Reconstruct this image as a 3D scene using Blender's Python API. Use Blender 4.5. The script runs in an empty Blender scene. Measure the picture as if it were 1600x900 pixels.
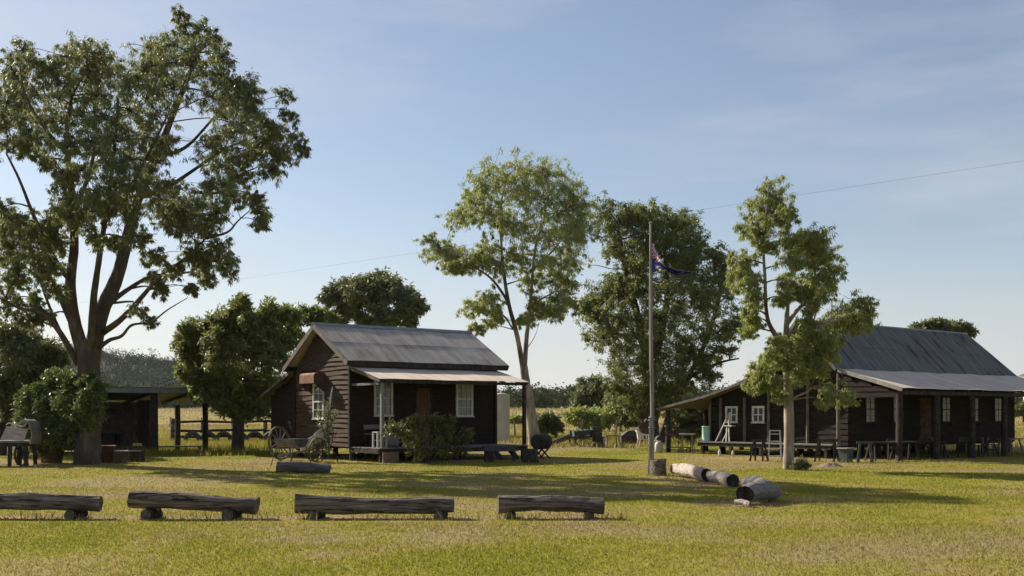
import bpy, math, random
import numpy as np
from mathutils import Vector, Matrix

# ------------------------------------------------------------------ camera, sky, sun, exposure
scene = bpy.context.scene
COL = scene.collection
F, HOR, CAMH = 1700.0, 648.0, 1.6          # focal length in photo pixels, horizon row, eye height
cam = bpy.data.objects.new("camera", bpy.data.cameras.new("camera"))
COL.objects.link(cam)
cam.data.sensor_width = 36.0
cam.data.lens = 36.0 * F / 1600.0
cam.data.shift_y = (HOR - 450.0) / 1600.0
cam.data.clip_end = 6000.0
cam.location = (0, 0, CAMH)
cam.rotation_euler = (math.pi / 2, 0, 0)
scene.camera = cam

SUN_EL, SUN_AZ = 31.0, -51.5               # degrees; azimuth clockwise from +Y
world = bpy.data.worlds.new("World")
scene.world = world
world.use_nodes = True
wn = world.node_tree
bg = wn.nodes['Background']
sky = wn.nodes.new('ShaderNodeTexSky')
sky.sky_type = 'NISHITA'
sky.sun_disc = False
sky.sun_elevation = math.radians(SUN_EL)
sky.sun_rotation = math.radians(SUN_AZ)
sky.air_density = 1.0
sky.dust_density = 0.5
sky.ozone_density = 2.6
# thin streaky cirrus, part of the sky itself
tc = wn.nodes.new('ShaderNodeTexCoord')
mp = wn.nodes.new('ShaderNodeMapping')
mp.inputs['Scale'].default_value = (1.6, 1.6, 9.0)
mp.inputs['Rotation'].default_value = (0.10, 0.16, 0.3)
nz = wn.nodes.new('ShaderNodeTexNoise')
nz.inputs['Scale'].default_value = 1.7
nz.inputs['Detail'].default_value = 7.0
nz.inputs['Roughness'].default_value = 0.55
cr = wn.nodes.new('ShaderNodeValToRGB')
cr.color_ramp.elements[0].position = 0.40
cr.color_ramp.elements[0].color = (0.10, 0.10, 0.10, 1)
cr.color_ramp.elements[1].position = 0.78
cr.color_ramp.elements[1].color = (0.62, 0.62, 0.62, 1)
mixc = wn.nodes.new('ShaderNodeMix')
mixc.data_type = 'RGBA'
mixc.inputs['B'].default_value = (5.05, 5.2, 5.65, 1)
L = wn.links.new
L(tc.outputs['Generated'], mp.inputs['Vector'])
L(mp.outputs['Vector'], nz.inputs['Vector'])
L(nz.outputs['Fac'], cr.inputs['Fac'])
# pale veil of dust low in the sky
sx = wn.nodes.new('ShaderNodeSeparateXYZ'); L(tc.outputs['Generated'], sx.inputs['Vector'])
lo = wn.nodes.new('ShaderNodeMapRange'); lo.interpolation_type = 'SMOOTHSTEP'
lo.inputs['From Min'].default_value = -0.02; lo.inputs['From Max'].default_value = 0.24
lo.inputs['To Min'].default_value = 0.72; lo.inputs['To Max'].default_value = 0.0
L(sx.outputs['Z'], lo.inputs['Value'])
mxf = wn.nodes.new('ShaderNodeMath'); mxf.operation = 'MAXIMUM'
L(cr.outputs['Color'], mxf.inputs[0]); L(lo.outputs['Result'], mxf.inputs[1])
L(mxf.outputs[0], mixc.inputs['Factor'])
tint = wn.nodes.new('ShaderNodeMix')
tint.data_type = 'RGBA'; tint.blend_type = 'MULTIPLY'; tint.inputs['Factor'].default_value = 1.0
tint.inputs['B'].default_value = (1.0, 0.905, 0.85, 1)
L(sky.outputs['Color'], tint.inputs['A'])
L(tint.outputs['Result'], mixc.inputs['A'])
L(mixc.outputs['Result'], bg.inputs['Color'])
bg.inputs['Strength'].default_value = 0.068

sun = bpy.data.objects.new("sun", bpy.data.lights.new("sun", 'SUN'))
COL.objects.link(sun)
sun.data.energy = 5.0
sun.data.angle = math.radians(0.5)
sun.data.color = (1.0, 0.89, 0.74)
_e, _a = math.radians(SUN_EL), math.radians(SUN_AZ)
sun.rotation_euler = Vector((-math.sin(_a) * math.cos(_e), -math.cos(_a) * math.cos(_e), -math.sin(_e))).to_track_quat('-Z', 'Y').to_euler()
sun.location = (-60, 50, 60)

scene.view_settings.view_transform = 'Standard'
scene.view_settings.look = 'None'
scene.view_settings.exposure = 0.95
scene.view_settings.gamma = 1.0
scene.view_settings.use_curve_mapping = False
scene.render.engine = 'CYCLES'
scene.cycles.max_bounces = 6
scene.cycles.transparent_max_bounces = 4
scene.cycles.sample_clamp_indirect = 6.0
scene.cycles.use_denoising = True

# ------------------------------------------------------------------ helpers
def px(x, y, d):
    """world point seen at photo pixel (x, y) at depth d"""
    return Vector(((x - 800) / F * d, d, CAMH + (HOR - y) / F * d))

def gp(x, y):
    """point on the flat yard seen at photo pixel (x, y)"""
    d = F * CAMH / (y - HOR)
    return Vector(((x - 800) / F * d, d, 0.0))

def vnoise(x, y, seed=0):
    """vectorised value noise in 0..1"""
    x = np.asarray(x, float); y = np.asarray(y, float)
    xi = np.floor(x).astype(np.int64); yi = np.floor(y).astype(np.int64)
    xf = x - xi; yf = y - yi
    u = xf * xf * (3 - 2 * xf); v = yf * yf * (3 - 2 * yf)
    def h(a, b):
        n = (a * 374761393 + b * 668265263 + seed * 974711) & 0x7fffffff
        n = ((n ^ (n >> 13)) * 1274126177) & 0x7fffffff
        return ((n ^ (n >> 16)) & 0xffff) / 65535.0
    return (h(xi, yi) * (1 - u) + h(xi + 1, yi) * u) * (1 - v) + (h(xi, yi + 1) * (1 - u) + h(xi + 1, yi + 1) * u) * v

def fbm(x, y, seed=0, oct=4):
    s = 0; a = 0.5; t = 0
    for k in range(oct):
        s = s + a * vnoise(x * 2 ** k, y * 2 ** k, seed + k); t += a; a *= 0.55
    return s / t

class MB:
    def __init__(self):
        self.v = []; self.f = []; self.m = []
    def quad(self, a, b, c, d, mi=0):
        n = len(self.v); self.v += [tuple(a), tuple(b), tuple(c), tuple(d)]; self.f.append((n, n + 1, n + 2, n + 3)); self.m.append(mi)
    def poly(self, pts, mi=0):
        n = len(self.v); self.v += [tuple(p) for p in pts]; self.f.append(tuple(range(n, n + len(pts)))); self.m.append(mi)
    def hexa(self, p, mi=0):
        """eight corners: bottom 4 counter-clockwise, top 4"""
        n = len(self.v); self.v += [tuple(q) for q in p]
        for f in ((3, 2, 1, 0), (4, 5, 6, 7), (0, 1, 5, 4), (1, 2, 6, 5), (2, 3, 7, 6), (3, 0, 4, 7)):
            self.f.append(tuple(n + i for i in f)); self.m.append(mi)
    def box(self, x0, x1, y0, y1, z0, z1, mi=0, jit=0.0):
        p = [(x0, y0, z0), (x1, y0, z0), (x1, y1, z0), (x0, y1, z0), (x0, y0, z1), (x1, y0, z1), (x1, y1, z1), (x0, y1, z1)]
        if jit: p = [tuple(c + random.uniform(-jit, jit) for c in q) for q in p]
        self.hexa(p, mi)
    def beam(self, a, b, w, h, up=(0, 0, 1), mi=0):
        """rectangular bar from a to b, w across, h along up"""
        a = Vector(a); b = Vector(b); t = (b - a).normalized(); up = Vector(up)
        s = t.cross(up)
        if s.length < 1e-4: s = t.cross(Vector((1, 0, 0)))
        s.normalize(); u = s.cross(t).normalized(); s = s * w / 2; u = u * h / 2
        self.hexa([a - s - u, a + s - u, b + s - u, b - s - u, a - s + u, a + s + u, b + s + u, b - s + u], mi)
    def tube(self, pts, rad, n=8, caps=True, mi=0, jit=0.0, capmi=None):
        pts = [Vector(p) for p in pts]
        if not hasattr(rad, '__len__'): rad = [rad] * len(pts)
        base = len(self.v); ref = None
        for i, p in enumerate(pts):
            t = (pts[min(i + 1, len(pts) - 1)] - pts[max(i - 1, 0)])
            t = t.normalized() if t.length > 1e-9 else Vector((0, 0, 1))
            if ref is None:
                ref = t.cross(Vector((0, 0, 1)) if abs(t.z) < 0.9 else Vector((1, 0, 0))).normalized()
            ref = (ref - t * ref.dot(t))
            ref = ref.normalized() if ref.length > 1e-6 else t.orthogonal().normalized()
            b = t.cross(ref)
            for k in range(n):
                a = 2 * math.pi * k / n; r = rad[i] * (1 + (random.uniform(-jit, jit) if jit else 0))
                self.v.append(tuple(p + (ref * math.cos(a) + b * math.sin(a)) * r))
        for i in range(len(pts) - 1):
            for k in range(n):
                k2 = (k + 1) % n
                self.f.append((base + i * n + k, base + i * n + k2, base + (i + 1) * n + k2, base + (i + 1) * n + k)); self.m.append(mi)
        if caps:
            cm = mi if capmi is None else capmi
            self.f.append(tuple(base + k for k in reversed(range(n)))); self.m.append(cm)
            e = base + (len(pts) - 1) * n
            self.f.append(tuple(e + k for k in range(n))); self.m.append(cm)
    def lathe(self, prof, c=(0, 0, 0), n=20, mi=0):
        """profile [(r, z)] turned round a vertical axis"""
        b = len(self.v)
        for r, z in prof:
            for k in range(n):
                a = 2 * math.pi * k / n
                self.v.append((c[0] + r * math.cos(a), c[1] + r * math.sin(a), c[2] + z))
        for i in range(len(prof) - 1):
            for k in range(n):
                k2 = (k + 1) % n
                self.f.append((b + i * n + k, b + i * n + k2, b + (i + 1) * n + k2, b + (i + 1) * n + k)); self.m.append(mi)
    def torus(self, c, R, r, axis='y', n=24, k=8, mi=0):
        pts = []
        for i in range(n + 1):
            a = 2 * math.pi * i / n
            q = (R * math.cos(a), R * math.sin(a))
            pts.append(Vector(c) + (Vector((q[0], 0, q[1])) if axis == 'y' else Vector((0, q[0], q[1])) if axis == 'x' else Vector((q[0], q[1], 0))))
        self.tube(pts, r, k, caps=False, mi=mi)
    def build(self, name, mat, parent=None, smooth=False, kind=None):
        me = bpy.data.meshes.new(name)
        me.from_pydata(self.v, [], self.f)
        mats = mat if isinstance(mat, (list, tuple)) else [mat]
        for m in mats: me.materials.append(m)
        if len(mats) > 1: me.polygons.foreach_set('material_index', self.m)
        if smooth: me.polygons.foreach_set('use_smooth', [True] * len(me.polygons))
        me.update()
        o = bpy.data.objects.new(name, me)
        COL.objects.link(o)
        if parent is not None: o.parent = parent
        if kind: o['kind'] = kind
        return o

def tag(o, label, cat, group=None, kind=None):
    o['label'] = label; o['category'] = cat
    if group: o['group'] = group
    if kind: o['kind'] = kind
    return o

def thing(name, loc, label, cat, rz=0.0, group=None):
    o = bpy.data.objects.new(name, None)
    o.empty_display_size = 0.3
    COL.objects.link(o)
    o.location = loc; o.rotation_euler = (0, 0, rz)
    return tag(o, label, cat, group)

def copy_tree(o, parent=None):
    c = o.copy(); COL.objects.link(c)
    if parent is not None: c.parent = parent
    for ch in list(o.children): copy_tree(ch, c)
    return c

def again(o, loc, rz, label, group=None, scale=None):
    c = copy_tree(o)
    c.location = loc; c.rotation_euler = (0, 0, rz); c['label'] = label
    if group: c['group'] = group
    if scale: c.scale = (scale,) * 3
    return c

def spline(pts, per=5):
    """Catmull-Rom through points"""
    P = [Vector(p) for p in pts]
    if len(P) < 3: 
        return [P[0].lerp(P[1], i / per) for i in range(per + 1)]
    P = [P[0] * 2 - P[1]] + P + [P[-1] * 2 - P[-2]]
    out = []
    for i in range(1, len(P) - 2):
        p0, p1, p2, p3 = P[i - 1:i + 3]
        for k in range(per):
            t = k / per
            out.append(0.5 * (2 * p1 + (p2 - p0) * t + (2 * p0 - 5 * p1 + 4 * p2 - p3) * t * t + (3 * p1 - p0 - 3 * p2 + p3) * t ** 3))
    out.append(P[-2])
    return out

# ------------------------------------------------------------------ materials
def base_mat(name):
    m = bpy.data.materials.new(name); m.use_nodes = True
    nt = m.node_tree
    return m, nt, nt.nodes['Principled BSDF']

def noisy(name, cols, scale=4.0, stretch=(1, 1, 1), rough=0.8, bump=0.3, spec=0.3, metal=0.0, detail=6.0, bscale=None, pos=None, bdist=0.02, big=None, bst=(1, 1, 1), crack=None):
    """Principled colour from a stretched noise ramp, with bump; big = (colour, scale, low, high) adds blotches"""
    m, nt, bs = base_mat(name)
    N = nt.nodes.new; l = nt.links.new
    tc = N('ShaderNodeTexCoord'); mp = N('ShaderNodeMapping'); mp.inputs['Scale'].default_value = stretch
    l(tc.outputs['Object'], mp.inputs['Vector'])
    nz = N('ShaderNodeTexNoise'); nz.inputs['Scale'].default_value = scale; nz.inputs['Detail'].default_value = detail
    nz.inputs['Roughness'].default_value = 0.6
    l(mp.outputs['Vector'], nz.inputs['Vector'])
    cr = N('ShaderNodeValToRGB'); e = cr.color_ramp.elements
    pos = pos or [0.3 + 0.4 * i / (len(cols) - 1) for i in range(len(cols))]
    while len(e) < len(cols): e.new(0.5)
    for i, c in enumerate(cols): e[i].position = pos[i]; e[i].color = (*c, 1)
    l(nz.outputs['Fac'], cr.inputs['Fac'])
    out = cr.outputs['Color']
    if big:
        n3 = N('ShaderNodeTexNoise'); n3.inputs['Scale'].default_value = big[1]; n3.inputs['Detail'].default_value = 4
        m3 = N('ShaderNodeMapping'); m3.inputs['Scale'].default_value = bst
        l(tc.outputs['Object'], m3.inputs['Vector']); l(m3.outputs['Vector'], n3.inputs['Vector'])
        mr = N('ShaderNodeMapRange'); mr.inputs['From Min'].default_value = big[2]; mr.inputs['From Max'].default_value = big[3]
        l(n3.outputs['Fac'], mr.inputs['Value'])
        mx = N('ShaderNodeMix'); mx.data_type = 'RGBA'; mx.inputs['B'].default_value = (*big[0], 1)
        l(mr.outputs['Result'], mx.inputs['Factor']); l(out, mx.inputs['A']); out = mx.outputs['Result']
    hgt_extra = None
    if crack:                                                   # long open checks in weathered timber
        m4 = N('ShaderNodeMapping'); m4.inputs['Scale'].default_value = crack[0]
        l(tc.outputs['Object'], m4.inputs['Vector'])
        n4 = N('ShaderNodeTexNoise'); n4.inputs['Scale'].default_value = 1.0; n4.inputs['Detail'].default_value = 4; n4.inputs['Roughness'].default_value = 0.5
        l(m4.outputs['Vector'], n4.inputs['Vector'])
        ab = N('ShaderNodeMath'); ab.operation = 'SUBTRACT'; ab.inputs[1].default_value = 0.5; l(n4.outputs['Fac'], ab.inputs[0])
        a2 = N('ShaderNodeMath'); a2.operation = 'ABSOLUTE'; l(ab.outputs[0], a2.inputs[0])
        mc = N('ShaderNodeMapRange'); mc.inputs['From Min'].default_value = 0.0; mc.inputs['From Max'].default_value = crack[1]; l(a2.outputs[0], mc.inputs['Value'])
        mk = N('ShaderNodeMix'); mk.data_type = 'RGBA'; mk.inputs['A'].default_value = (*crack[2], 1); l(mc.outputs['Result'], mk.inputs['Factor']); l(out, mk.inputs['B']); out = mk.outputs['Result']
        hgt_extra = mc.outputs['Result']
    l(out, bs.inputs['Base Color'])
    bs.inputs['Roughness'].default_value = rough; bs.inputs['Specular IOR Level'].default_value = spec; bs.inputs['Metallic'].default_value = metal
    if bump:
        n2 = N('ShaderNodeTexNoise'); n2.inputs['Scale'].default_value = bscale or scale * 2.5; n2.inputs['Detail'].default_value = 6
        l(mp.outputs['Vector'], n2.inputs['Vector'])
        bp = N('ShaderNodeBump'); bp.inputs['Strength'].default_value = bump; bp.inputs['Distance'].default_value = bdist
        hsock = n2.outputs['Fac']
        if hgt_extra:
            am = N('ShaderNodeMath'); am.operation = 'MULTIPLY_ADD'; am.inputs[1].default_value = 0.8; l(hgt_extra, am.inputs[0]); l(hsock, am.inputs[2]); hsock = am.outputs[0]
        l(hsock, bp.inputs['Height']); l(bp.outputs['Normal'], bs.inputs['Normal'])
    return m

def leaf_mat(name, c1, c2, c3, trans=0.35, rough=0.5, spec=0.35, nscale=0.55, nw=0.5):
    m, nt, bs = base_mat(name)
    N = nt.nodes.new; l = nt.links.new
    ge = N('ShaderNodeNewGeometry')
    tc = N('ShaderNodeTexCoord')
    nz = N('ShaderNodeTexNoise'); nz.inputs['Scale'].default_value = nscale; nz.inputs['Detail'].default_value = 3
    l(tc.outputs['Object'], nz.inputs['Vector'])
    ad = N('ShaderNodeMath'); ad.operation = 'MULTIPLY_ADD'; ad.inputs[1].default_value = 1.05 - nw
    l(ge.outputs['Random Per Island'], ad.inputs[0])
    sc = N('ShaderNodeMath'); sc.operation = 'MULTIPLY'; sc.inputs[1].default_value = nw
    l(nz.outputs['Fac'], sc.inputs[0]); l(sc.outputs[0], ad.inputs[2])
    cr = N('ShaderNodeValToRGB'); e = cr.color_ramp.elements; e.new(0.5)
    for i, (p, c) in enumerate(((0.15, c1), (0.5, c2), (0.9, c3))): e[i].position = p; e[i].color = (*c, 1)
    l(ad.outputs[0], cr.inputs['Fac']); l(cr.outputs['Color'], bs.inputs['Base Color'])
    bs.inputs['Roughness'].default_value = rough; bs.inputs['Specular IOR Level'].default_value = spec
    tr = N('ShaderNodeBsdfTranslucent')
    hs = N('ShaderNodeHueSaturation'); hs.inputs['Value'].default_value = 1.5; hs.inputs['Saturation'].default_value = 1.15
    l(cr.outputs['Color'], hs.inputs['Color']); l(hs.outputs['Color'], tr.inputs['Color'])
    mx = N('ShaderNodeMixShader'); mx.inputs[0].default_value = trans
    l(bs.outputs[0], mx.inputs[1]); l(tr.outputs[0], mx.inputs[2])
    l(mx.outputs[0], nt.nodes['Material Output'].inputs['Surface'])
    return m

M = {}
M['gum_leaf'] = leaf_mat('gum_leaf', (0.085, 0.102, 0.044), (0.145, 0.165, 0.070), (0.25, 0.26, 0.115), 0.40)
M['gum_leaf_light'] = leaf_mat('gum_leaf_light', (0.118, 0.148, 0.042), (0.205, 0.235, 0.076), (0.33, 0.345, 0.125), 0.40)
M['dark_leaf'] = leaf_mat('dark_leaf', (0.070, 0.090, 0.030), (0.128, 0.150, 0.050), (0.21, 0.225, 0.085), 0.37)
M['olive_leaf'] = leaf_mat('olive_leaf', (0.065, 0.080, 0.036), (0.11, 0.125, 0.055), (0.17, 0.18, 0.09), 0.34)
M['gloss_leaf'] = leaf_mat('gloss_leaf', (0.050, 0.068, 0.022), (0.090, 0.115, 0.036), (0.17, 0.19, 0.075), 0.28, 0.40, 0.45)
M['shrub_leaf'] = leaf_mat('shrub_leaf', (0.052, 0.060, 0.022), (0.098, 0.106, 0.034), (0.20, 0.20, 0.06), 0.33)
M['far_leaf'] = leaf_mat('far_leaf', (0.024, 0.036, 0.018), (0.048, 0.063, 0.029), (0.088, 0.102, 0.048), 0.2, 0.9, 0.05)
M['hill_leaf'] = leaf_mat('hill_leaf', (0.014, 0.024, 0.016), (0.034, 0.048, 0.028), (0.085, 0.097, 0.050), 0.15, 0.9, 0.05, 0.16, 0.95)
M['bark_gum'] = noisy('bark_gum', [(0.042, 0.033, 0.026), (0.085, 0.069, 0.056), (0.17, 0.14, 0.115)], 2.2, (3, 3, 0.5), 0.9, 0.8, big=((0.065, 0.048, 0.036), 0.7, 0.46, 0.62))
M['bark_pale'] = noisy('bark_pale', [(0.16, 0.125, 0.095), (0.28, 0.23, 0.18), (0.42, 0.365, 0.30)], 2.2, (3, 3, 0.6), 0.85, 0.5, big=((0.085, 0.062, 0.046), 0.9, 0.46, 0.62), bst=(1, 1, 0.5))
M['bark_dark'] = noisy('bark_dark', [(0.030, 0.023, 0.018), (0.075, 0.058, 0.045), (0.13, 0.105, 0.085)], 4, (3, 3, 0.6), 0.95, 0.9)
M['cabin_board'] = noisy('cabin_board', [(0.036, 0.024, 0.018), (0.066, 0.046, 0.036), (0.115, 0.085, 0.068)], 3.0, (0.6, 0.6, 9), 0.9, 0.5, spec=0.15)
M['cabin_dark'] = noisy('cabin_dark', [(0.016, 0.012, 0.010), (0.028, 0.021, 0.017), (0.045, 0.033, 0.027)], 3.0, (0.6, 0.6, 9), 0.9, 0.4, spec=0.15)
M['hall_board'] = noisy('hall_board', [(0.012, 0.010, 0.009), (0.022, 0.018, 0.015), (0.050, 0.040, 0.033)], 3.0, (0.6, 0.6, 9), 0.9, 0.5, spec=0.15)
M['old_timber'] = noisy('old_timber', [(0.075, 0.058, 0.045), (0.14, 0.115, 0.095), (0.22, 0.185, 0.155)], 3.0, (4, 4, 1), 0.9, 0.5, spec=0.15)
M['dark_timber'] = noisy('dark_timber', [(0.022, 0.018, 0.016), (0.042, 0.036, 0.032), (0.075, 0.065, 0.058)], 4.0, (2, 2, 1), 0.9, 0.4, spec=0.15)
M['grey_timber'] = noisy('grey_timber', [(0.10, 0.095, 0.088), (0.17, 0.16, 0.15), (0.27, 0.255, 0.235)], 4.0, (1, 5, 5), 0.9, 0.5, spec=0.15)
M['blue_grey'] = noisy('blue_grey', [(0.042, 0.047, 0.049), (0.064, 0.072, 0.075), (0.10, 0.11, 0.112)], 5.0, (1, 4, 4), 0.85, 0.3, spec=0.2)
M['log'] = noisy('log', [(0.090, 0.068, 0.052), (0.175, 0.142, 0.115), (0.30, 0.262, 0.225)], 4.0, (0.5, 5, 5), 0.95, 1.0, spec=0.1, bdist=0.03, big=((0.075, 0.055, 0.042), 1.6, 0.52, 0.72), bst=(0.6, 2, 2), crack=((0.6, 11, 11), 0.018, (0.03, 0.023, 0.018)))
M['log_end'] = noisy('log_end', [(0.06, 0.045, 0.035), (0.12, 0.095, 0.075), (0.17, 0.14, 0.115)], 9.0, (1, 1, 1), 0.95, 0.8, spec=0.1)
M['log_pale'] = noisy('log_pale', [(0.24, 0.20, 0.165), (0.38, 0.33, 0.285), (0.48, 0.43, 0.38)], 4.0, (0.5, 3, 3), 0.95, 0.8, spec=0.1, bdist=0.03, big=((0.17, 0.13, 0.10), 2.5, 0.58, 0.72))
M['log_dark'] = noisy('log_dark', [(0.012, 0.011, 0.010), (0.028, 0.025, 0.022), (0.06, 0.052, 0.045)], 7.0, (1, 1, 1), 0.95, 0.8, spec=0.1)  # burnt wood; on the bleached log's ends it paints in shade
M['log_blue'] = noisy('log_blue', [(0.10, 0.095, 0.09), (0.19, 0.18, 0.17), (0.28, 0.265, 0.25)], 5.0, (0.4, 3, 3), 0.9, 0.9, spec=0.15, bdist=0.03)
M['log_slate'] = noisy('log_slate', [(0.060, 0.056, 0.053), (0.105, 0.10, 0.095), (0.17, 0.16, 0.15)], 5.0, (0.4, 3, 3), 0.9, 0.7, spec=0.15)
M['roof_grey'] = noisy('roof_grey', [(0.27, 0.245, 0.215), (0.37, 0.34, 0.305), (0.47, 0.435, 0.395)], 1.6, (2.2, 0.35, 0.35), 0.65, 0.0, spec=0.25, big=((0.19, 0.12, 0.08), 1.0, 0.55, 0.78), bst=(2.5, 0.7, 0.7))
M['roof_tan'] = noisy('roof_tan', [(0.40, 0.335, 0.27), (0.50, 0.43, 0.355), (0.58, 0.52, 0.45)], 1.5, (2.5, 0.4, 0.4), 0.6, 0.0, spec=0.3, big=((0.40, 0.27, 0.17), 0.9, 0.60, 0.80), bst=(1.5, 0.7, 0.7))
M['roof_slate'] = noisy('roof_slate', [(0.085, 0.085, 0.086), (0.122, 0.122, 0.124), (0.162, 0.162, 0.166)], 1.6, (3.0, 0.4, 0.4), 0.65, 0.0, spec=0.3, big=((0.045, 0.036, 0.032), 1.1, 0.57, 0.66), bst=(2.6, 0.55, 0.55))
M['roof_edge'] = noisy('roof_edge', [(0.12, 0.15, 0.17), (0.17, 0.205, 0.225), (0.24, 0.27, 0.285)], 3, (1, 1, 1), 0.6, 0.0)
M['barge'] = noisy('barge', [(0.065, 0.052, 0.044), (0.105, 0.088, 0.075), (0.165, 0.14, 0.12)], 4, (1, 1, 1), 0.85, 0.3)
M['post'] = noisy('post', [(0.10, 0.11, 0.115), (0.16, 0.17, 0.175), (0.24, 0.24, 0.235)], 5, (4, 4, 0.6), 0.85, 0.4)
M['white_paint'] = noisy('white_paint', [(0.42, 0.41, 0.38), (0.60, 0.59, 0.55), (0.72, 0.71, 0.67)], 5, (1, 1, 1), 0.7, 0.2)
M['off_white'] = noisy('off_white', [(0.33, 0.31, 0.28), (0.47, 0.45, 0.41), (0.58, 0.56, 0.52)], 5, (1, 1, 1), 0.75, 0.2)
M['pane'] = noisy('pane', [(0.05, 0.055, 0.055), (0.09, 0.10, 0.10), (0.13, 0.14, 0.14)], 2, (1, 1, 1), 0.12, 0.12, spec=0.9, bscale=3, bdist=0.01)
M['pane_pale'] = noisy('pane_pale', [(0.13, 0.135, 0.13), (0.24, 0.25, 0.24), (0.36, 0.37, 0.36)], 3, (4, 4, 0.5), 0.25, 0.1, spec=0.6)  # pale colour for curtains, with reflection and light through the glass painted in
M['door'] = noisy('door', [(0.075, 0.036, 0.022), (0.115, 0.058, 0.036), (0.15, 0.08, 0.05)], 4, (5, 1, 0.8), 0.8, 0.3)
M['rust'] = noisy('rust', [(0.10, 0.045, 0.026), (0.19, 0.085, 0.048), (0.28, 0.135, 0.075)], 4, (1, 1, 1), 0.85, 0.4)
M['rust_dark'] = noisy('rust_dark', [(0.045, 0.028, 0.021), (0.085, 0.050, 0.036), (0.13, 0.08, 0.058)], 5, (1, 1, 1), 0.9, 0.4)
M['iron'] = noisy('iron', [(0.022, 0.021, 0.021), (0.045, 0.042, 0.040), (0.085, 0.075, 0.066)], 7, (1, 1, 1), 0.75, 0.3, spec=0.4)
M['dull_steel'] = noisy('dull_steel', [(0.075, 0.068, 0.062), (0.12, 0.112, 0.102), (0.18, 0.17, 0.155)], 4, (1, 1, 1), 0.7, 0.3, spec=0.35)
M['steel'] = noisy('steel', [(0.17, 0.155, 0.14), (0.25, 0.235, 0.215), (0.34, 0.32, 0.30)], 4, (1, 1, 1), 0.55, 0.2, spec=0.5)
M['tank'] = noisy('tank', [(0.36, 0.33, 0.29), (0.46, 0.43, 0.385), (0.55, 0.52, 0.47)], 2, (1, 1, 0.4), 0.6, 0.0, spec=0.35)
M['concrete'] = noisy('concrete', [(0.20, 0.18, 0.155), (0.32, 0.295, 0.26), (0.42, 0.39, 0.35)], 5, (1, 1, 1), 0.95, 0.5)
M['teal'] = noisy('teal', [(0.035, 0.075, 0.068), (0.06, 0.115, 0.105), (0.11, 0.165, 0.15)], 6, (1, 1, 1), 0.7, 0.2)
M['cyan'] = noisy('cyan', [(0.22, 0.40, 0.37), (0.29, 0.49, 0.45), (0.36, 0.56, 0.52)], 5, (1, 1, 1), 0.5, 0.1, spec=0.4)
M['plastic'] = noisy('plastic', [(0.55, 0.49, 0.42), (0.64, 0.585, 0.51), (0.70, 0.65, 0.58)], 5, (1, 1, 1), 0.5, 0.05)
M['pink_board'] = noisy('pink_board', [(0.28, 0.20, 0.17), (0.42, 0.32, 0.28), (0.52, 0.42, 0.37)], 4, (1, 4, 4), 0.85, 0.3)
M['yellow'] = noisy('yellow', [(0.42, 0.36, 0.05), (0.58, 0.50, 0.08), (0.66, 0.60, 0.15)], 6, (1, 1, 1), 0.7, 0.1)
M['green_plastic'] = noisy('green_plastic', [(0.05, 0.22, 0.12), (0.08, 0.30, 0.17), (0.12, 0.36, 0.22)], 5, (1, 1, 1), 0.5, 0.05)
M['red'] = noisy('red', [(0.36, 0.035, 0.03), (0.46, 0.05, 0.04), (0.52, 0.08, 0.06)], 9, (1, 1, 1), 0.8, 0.1)
M['flag_blue'] = noisy('flag_blue', [(0.055, 0.055, 0.24), (0.075, 0.078, 0.31), (0.10, 0.105, 0.37)], 6, (1, 1, 1), 0.8, 0.1)
M['flag_white'] = noisy('flag_white', [(0.58, 0.55, 0.55), (0.68, 0.66, 0.66), (0.75, 0.73, 0.73)], 9, (1, 1, 1), 0.8, 0.1)
M['pole'] = noisy('pole', [(0.14, 0.12, 0.105), (0.23, 0.205, 0.18), (0.34, 0.305, 0.27)], 3, (4, 4, 0.35), 0.85, 0.4)
M['canvas'] = noisy('canvas', [(0.12, 0.115, 0.11), (0.18, 0.17, 0.165), (0.24, 0.23, 0.22)], 5, (1, 1, 1), 0.9, 0.3)
M['brick'] = noisy('brick', [(0.10, 0.065, 0.05), (0.17, 0.115, 0.09), (0.24, 0.175, 0.145)], 9, (1, 1, 2.5), 0.95, 0.5)
M['soil'] = noisy('soil', [(0.13, 0.095, 0.065), (0.21, 0.16, 0.115), (0.30, 0.24, 0.18)], 7, (1, 1, 1), 1.0, 0.9, spec=0.05)
M['stone'] = noisy('stone', [(0.16, 0.15, 0.135), (0.27, 0.25, 0.225), (0.38, 0.36, 0.33)], 7, (1, 1, 1), 0.95, 0.7)
M['wire'] = noisy('wire', [(0.05, 0.05, 0.05), (0.08, 0.08, 0.08), (0.1, 0.1, 0.1)], 5, (1, 1, 1), 0.6, 0)
M['cactus'] = noisy('cactus', [(0.05, 0.06, 0.035), (0.085, 0.095, 0.055), (0.13, 0.14, 0.09)], 6, (1, 1, 1), 0.7, 0.3)

def lawn_ramp(nt, attr_socket):
    cr = nt.nodes.new('ShaderNodeValToRGB'); e = cr.color_ramp.elements
    for _ in range(4): e.new(0.5)
    for i, (p, c) in enumerate(((0.0, (0.190, 0.193, 0.018)), (0.28, (0.248, 0.228, 0.034)), (0.5, (0.275, 0.228, 0.064)),
                                (0.7, (0.272, 0.218, 0.102)), (0.86, (0.34, 0.245, 0.145)), (1.0, (0.30, 0.19, 0.115)))):
        e[i].position = p; e[i].color = (*c, 1)
    nt.links.new(attr_socket, cr.inputs['Fac'])
    return cr.outputs['Color']

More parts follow.
